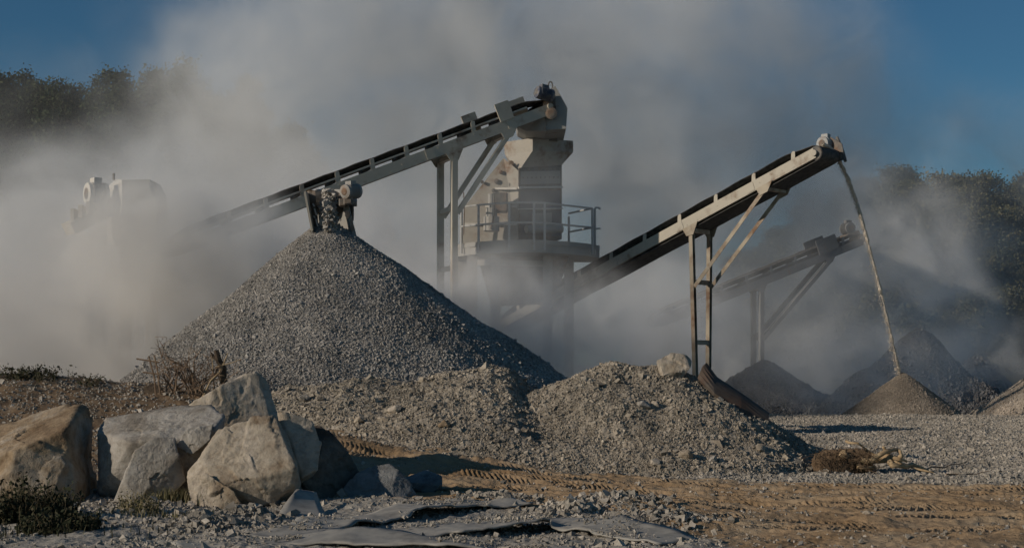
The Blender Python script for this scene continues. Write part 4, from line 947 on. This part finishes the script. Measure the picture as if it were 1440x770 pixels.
weed("low_shrub", "low dark brown scrub on the bank crest at the far left", 30, 0, 1, .1, .1, M['weed'], 204, "shrub") if False else None
def shrub_on_bank(label, px, Y, n, sx, h, seed):
    r_ = np.random.default_rng(seed); mb = MB(); pts_ = []
    for i in range(n):
        s = gp(px + r_.normal(0, sx), Y + r_.normal(0, .3)); tp = s + Vector((r_.normal(0, .12), r_.normal(0, .1), h * r_.uniform(.4, 1))); mb.tube([s, s.lerp(tp, .5) + Vector(r_.normal(0, .02, 3)), tp], [.007, .005, .003], 3, False)
        for k_ in range(7): pts_.append(s.lerp(tp, r_.uniform(.2, 1)) + Vector(r_.normal(0, .04, 3)))
    plant_mesh("low_shrub", mb, pts_, .05, seed, M['weed'], label, "shrub")
shrub_on_bank("low dark scrub on the bank crest at the far left", 40, 27.2, 130, 26, .22, 207)
shrub_on_bank("tiny dark scrub on the bank crest left of the dead bush", 126, 27.0, 22, 6, .16, 209)
def blades(name, label, px, py, n, spread, hgt, mat, seed):
    x, y = gxy(px, py); r_ = np.random.default_rng(seed); vs = []; fs = []; tone = []
    for i in range(n):
        bx, by_ = x + r_.normal(0, spread), y + r_.normal(0, spread * .5); z = float(gz(bx, by_)); h = hgt * r_.uniform(.4, 1); a = r_.uniform(0, 6.28); dx, dy = math.cos(a), math.sin(a); le = r_.uniform(.1, .6) * h; w_ = .006
        k_ = len(vs); vs += [(bx - dy * w_, by_ + dx * w_, z), (bx + dy * w_, by_ - dx * w_, z), (bx + dx * le * .4 + dy * w_ * .7, by_ + dy * le * .4 - dx * w_ * .7, z + h * .6), (bx + dx * le * .4 - dy * w_ * .7, by_ + dy * le * .4 + dx * w_ * .7, z + h * .6), (bx + dx * le, by_ + dy * le, z + h * .95), (bx + dx * le, by_ + dy * le, z + h * .96)]
        fs += [(k_, k_ + 1, k_ + 2, k_ + 3), (k_ + 3, k_ + 2, k_ + 4, k_ + 5)]; tone += [r_.uniform()] * 6
    me = mesh_np(name, np.array(vs), np.array(fs)); attr(me, "tone", tone); return tag(link(name, me, mat), label, "grass", kind="stuff")
blades("grass", "yellow-green grass between the boulders", 255, 708, 420, .22, .24, M['drygrass'], 211)
blades("grass", "short grass under the second boulder", 225, 730, 220, .45, .12, M['drygrass'], 213)
blades("grass", "dark grass round the weeds at the bottom left", 60, 752, 160, .5, .16, M['weed'], 215)

# ------------------------------------------------------------------ hills and trees behind
def hill(name, xa, xb, ya, yb, hf, mat):
    X, Y = np.meshgrid(np.linspace(xa, xb, 130), np.linspace(ya, yb, 90)); Zh = hf(X, Y); k_ = 130; i = (np.arange(89)[:, None] * k_ + np.arange(129)[None]).ravel()
    me = mesh_np(name, np.stack([X, Y, Zh], -1).reshape(-1, 3), np.stack([i, i + 1, i + k_ + 1, i + k_], -1)); return tag(link(name, me, mat, smooth=True), kind="structure")
M['scrub'] = plain_mat('hillside_scrub', (.045, .045, .022), (.13, .11, .065), .35, bs=.8, bd=.6)
def hl(x, y):
    return -2.2 + 24.5 * sstep(98, 142, y + .05 * x) * sstep(2, -32, x + (y - 140) * .12) * sstep(260, 150, y) + 1.2 * fbm(x * .06, y * .06, seed=81, o=3) * sstep(100, 112, y)
def hr(x, y):
    return -2.2 + 18.5 * sstep(96, 140, y - .12 * x) * sstep(4, 40, x) * sstep(270, 150, y) + 1.2 * fbm(x * .06, y * .06, seed=83, o=3) * sstep(100, 112, y)
hill("hill_left", -150, 12, 94, 270, hl, M['scrub']); hill("hill_right", 0, 190, 94, 280, hr, M['scrub'])
def tree_meshes(seed, H, W, nl, ls, crown_lo, mat, nclump):
    r_ = np.random.default_rng(seed); mb = MB(); tips = []
    mb.tube(wig((0, 0, -.4), (r_.normal(0, .3), r_.normal(0, .3), H * .85), 8, .12, seed), list(np.linspace(.17 * H / 8, .03, 8)), 7)
    for i in range(9):
        z = H * r_.uniform(crown_lo, .8); a = r_.uniform(0, 6.28); l = W * .5 * r_.uniform(.5, .95); mb.tube(wig((0, 0, z * .9), (l * math.cos(a), l * math.sin(a), z + l * .35), 5, .08, seed + i), [.06, .05, .04, .03, .015], 5)
    tm = bpy.data.meshes.new("trunk"); tm.from_pydata(mb.v, [], mb.f); tm.materials.append(M['bark'])
    pts_ = []; tone_c = []
    for i in range(nclump):
        a = r_.uniform(0, 6.28); q = r_.uniform(0, 1); zc = H * (crown_lo + (1 - crown_lo) * q); env = W * .5 * (math.sin(math.pi * min(1, .30 + q * .68)) ** .9); ro = env * math.sqrt(r_.uniform(.1, 1)); c = np.array([ro * math.cos(a), ro * math.sin(a), zc]); s = W * r_.uniform(.07, .16)
        k_ = int(nl / nclump); pts_.append(c + r_.normal(0, 1, (k_, 3)) * s * np.array([1, 1, .65])); tone_c += [r_.normal(0, .16)] * k_
    pts_ = np.concatenate(pts_); V, f, T = leaves(pts_, np.full(len(pts_), ls), seed + 5, 0, .75); T = np.clip(T + np.repeat(tone_c, 4), 0, 1)
    cm = mesh_np("crown", V, f); attr(cm, "tone", T); cm.materials.append(mat); return tm, cm
def plant_tree(name, meshes, loc, s, rz, label, cat, group):
    t_ = thing(name, loc, label, cat, group); t_.scale = (s, s, s * (1.0 if cat != 'tree' or 'bush' in name else float(rng.uniform(1.0, 1.25)))); t_.rotation_euler = (0, 0, rz)
    for nm, me in zip(("trunk", "crown"), meshes):
        o = bpy.data.objects.new(nm, me); sc.collection.objects.link(o); o.parent = t_
TL = [tree_meshes(400 + i * 11, (8.2, 7.4, 9.0, 6.6)[i], (4.6, 5.2, 4.4, 5.0)[i], 6000, .25, .22, M['leaf'], 46) for i in range(4)]
TR = [tree_meshes(500 + i * 11, (4.6, 5.4, 3.8, 5.0)[i], (5.2, 4.6, 4.6, 5.8)[i], 5200, .22, .08, M['bushleaf'], 44) for i in range(4)]
r_ = np.random.default_rng(66)
def place(meshes, hf, n, xa, xb, ya, yb, smin, name, label, cat, group, dmin, pxlim):
    got = []; tries = 0
    while len(got) < n and tries < 12000:
        tries += 1; x, y = r_.uniform(xa, xb), r_.uniform(ya, yb); px = x / y * F + CX
        if not (pxlim[0] < px < pxlim[1]): continue
        z = float(hf(np.array(x), np.array(y)))
        if z < 1.0 or any((x - a) ** 2 + (y - b_) ** 2 < dmin ** 2 for a, b_ in got): continue
        got.append((x, y)); plant_tree(name, meshes[len(got) % len(meshes)], (x, y, z - .2), r_.uniform(smin, smin + .5), r_.uniform(0, 6.28), label, cat, group)
place(TL, hl, 170, -78, 0, 104, 152, .56, "hill_tree", "dark leafy tree in the wood on the left hill above the dust", "tree", "trees on the left hill", 2.2, (-60, 620))
place(TR, hr, 190, 12, 75, 100, 154, .55, "hill_bush", "olive bushy tree on the hazy right hill", "tree", "bushes on the right hill", 2.5, (860, 1500))

# ------------------------------------------------------------------ dust
def dust(label, px, py, Y, rad, dens, nscale=.12, thr=(.38, .72), edge=1.0, seed=0.0, col=(.97, .962, .95), detail=3, aniso=.0, step=.6, flat=0.0):
    c = P(px, py, Y); rx, ry_, rz = rad
    V, f = ICO[3]; Vv = V * np.array(rad) * 1.06 + np.array(c); me = mesh_np("dust_cloud", Vv, f)
    m = bpy.data.materials.new("dust"); m.use_nodes = True; t = m.node_tree; t.nodes.remove(t.nodes["Principled BSDF"]); out = t.nodes["Material Output"]
    g = N(t, "ShaderNodeNewGeometry")
    s = N(t, "ShaderNodeVectorMath", operation='SUBTRACT'); s.inputs[1].default_value = c; t.links.new(g.outputs["Position"], s.inputs[0])
    d = N(t, "ShaderNodeVectorMath", operation='DIVIDE'); d.inputs[1].default_value = rad; t.links.new(s.outputs[0], d.inputs[0])
    l = N(t, "ShaderNodeVectorMath", operation='LENGTH'); t.links.new(d.outputs[0], l.inputs[0])
    o_ = N(t, "ShaderNodeVectorMath", operation='ADD'); o_.inputs[1].default_value = (seed * 13.7, seed * 5.1, seed * 7.3); t.links.new(g.outputs["Position"], o_.inputs[0])
    n = noise(t, nscale, detail, .5, o_.outputs[0], .3)
    # worn edge: radius pushed about by the noise
    e = N(t, "ShaderNodeMath", operation='MULTIPLY_ADD'); e.inputs[1].default_value = -edge * 2; t.links.new(n.outputs[0], e.inputs[0])
    ee = N(t, "ShaderNodeMath", operation='ADD'); ee.inputs[1].default_value = edge; t.links.new(l.outputs["Value"], ee.inputs[0]); t.links.new(ee.outputs[0], e.inputs[2])
    mr_ = N(t, "ShaderNodeMapRange", interpolation_type='SMOOTHSTEP'); mr_.inputs[1].default_value = 1.0; mr_.inputs[2].default_value = .15; t.links.new(e.outputs[0], mr_.inputs[0])
    # hard stop at the shell so that nothing is cut by it
    ms = N(t, "ShaderNodeMapRange", interpolation_type='SMOOTHSTEP'); ms.inputs[1].default_value = 1.0; ms.inputs[2].default_value = .6; t.links.new(l.outputs["Value"], ms.inputs[0])
    mm = N(t, "ShaderNodeMath", operation='MULTIPLY'); t.links.new(mr_.outputs[0], mm.inputs[0]); t.links.new(ms.outputs[0], mm.inputs[1])
    n2 = noise(t, nscale * 2.6, 3, .6, o_.outputs[0], .8)
    mw = N(t, "ShaderNodeMapRange"); mw.inputs[1].default_value = .40; mw.inputs[2].default_value = .64; mw.inputs[3].default_value = .30; mw.inputs[4].default_value = 1.6; t.links.new(n2.outputs[0], mw.inputs[0])
    m3 = N(t, "ShaderNodeMath", operation='MULTIPLY'); t.links.new(mm.outputs[0], m3.inputs[0]); t.links.new(mw.outputs[0], m3.inputs[1])
    mt = N(t, "ShaderNodeMath", operation='MULTIPLY'); mt.inputs[1].default_value = dens; t.links.new(m3.outputs[0], mt.inputs[0])
    v = N(t, "ShaderNodeVolumePrincipled"); v.inputs["Color"].default_value = (*col, 1); v.inputs["Anisotropy"].default_value = aniso; t.links.new(mt.outputs[0], v.inputs["Density"])
    t.links.new(v.outputs[0], out.inputs["Volume"]); m.cycles.volume_step_rate = step
    tag(link("dust_cloud", me, m), label, "dust", kind="stuff")
dust("thick warm dust filling the left side behind the bank", 40, 470, 44, (13, 4.5, 4.6), .5, .20, edge=.6, seed=1, col=(.97, .945, .91))
dust("wall of dust standing behind the machine head at left", 150, 405, 64, (21, 9, 9), .28, .11, seed=10)
dust("dust swallowing the low end of the longest conveyor", 250, 352, 40.4, (5.2, 3.6, 2.9), .95, .28, edge=.5, seed=2, col=(.97, .95, .92))
dust("thin dust drifting before the left hill", 180, 200, 92, (20, 7, 13), .022, .08, seed=16)
dust("high dust billow behind the tip of the main pile", 475, 185, 84, (15, 12, 17), .17, .08, seed=3)
dust("tall pale dust billow behind the hopper tower", 720, 190, 82, (18, 11, 20), .21, .08, seed=4)
dust("thin dust veil high between tower and right conveyor", 985, 150, 92, (18, 10, 16), .14, .08, seed=11)
dust("dust hanging behind the right conveyor", 1010, 390, 88, (17, 7.5, 14), .28, .09, seed=5)
dust("thin bluish dust in front of the hazy grey conveyor", 1020, 450, 63, (9, 5, 5.5), .08, .12, seed=12)
dust("dust under the hopper platform", 695, 465, 46.0, (6.6, 2.8, 3.5), 1.15, .28, edge=.6, seed=6)
dust("dust between the main pile and the tower", 545, 400, 56, (5.5, 3.5, 5.5), .22, .2, seed=13)
dust("low dust behind the legs of the right conveyor", 860, 480, 60, (7, 3.5, 3.8), .28, .2, seed=14)
dust("plume drifting from the falling sand stream", 1295, 390, 57, (4.2, 2.6, 9.5), .24, .20, edge=1.3, seed=7)
dust("thin dust drifting across the right hill", 1280, 340, 92, (19, 5, 13), .17, .08, seed=8)
dust("wisps of dust low behind the sand cone", 1235, 560, 56, (5, 1.4, 1.7), .3, .4, seed=9)
dust("dust lying behind the dark gravel piles", 1150, 520, 79, (13, 3, 4), .18, .16, seed=15)
dust("dust swallowing the low end of the hazy grey conveyor", 925, 440, 71, (5, 3.5, 4.2), .4, .2, edge=.6, seed=17)
dust("thin dust over the dark gravel at the right edge", 1385, 520, 65.5, (6, 1.6, 3.4), .3, .25, edge=.8, seed=18)
dust("thin dust veiling the hopper tower", 730, 320, 46.6, (4.2, 1.6, 5.0), .13, .22, edge=.8, seed=19)
dust("low haze of dust between the sand cone and the dark piles", 1270, 515, 57, (8, 1.6, 3.2), .22, .2, edge=.8, seed=20)
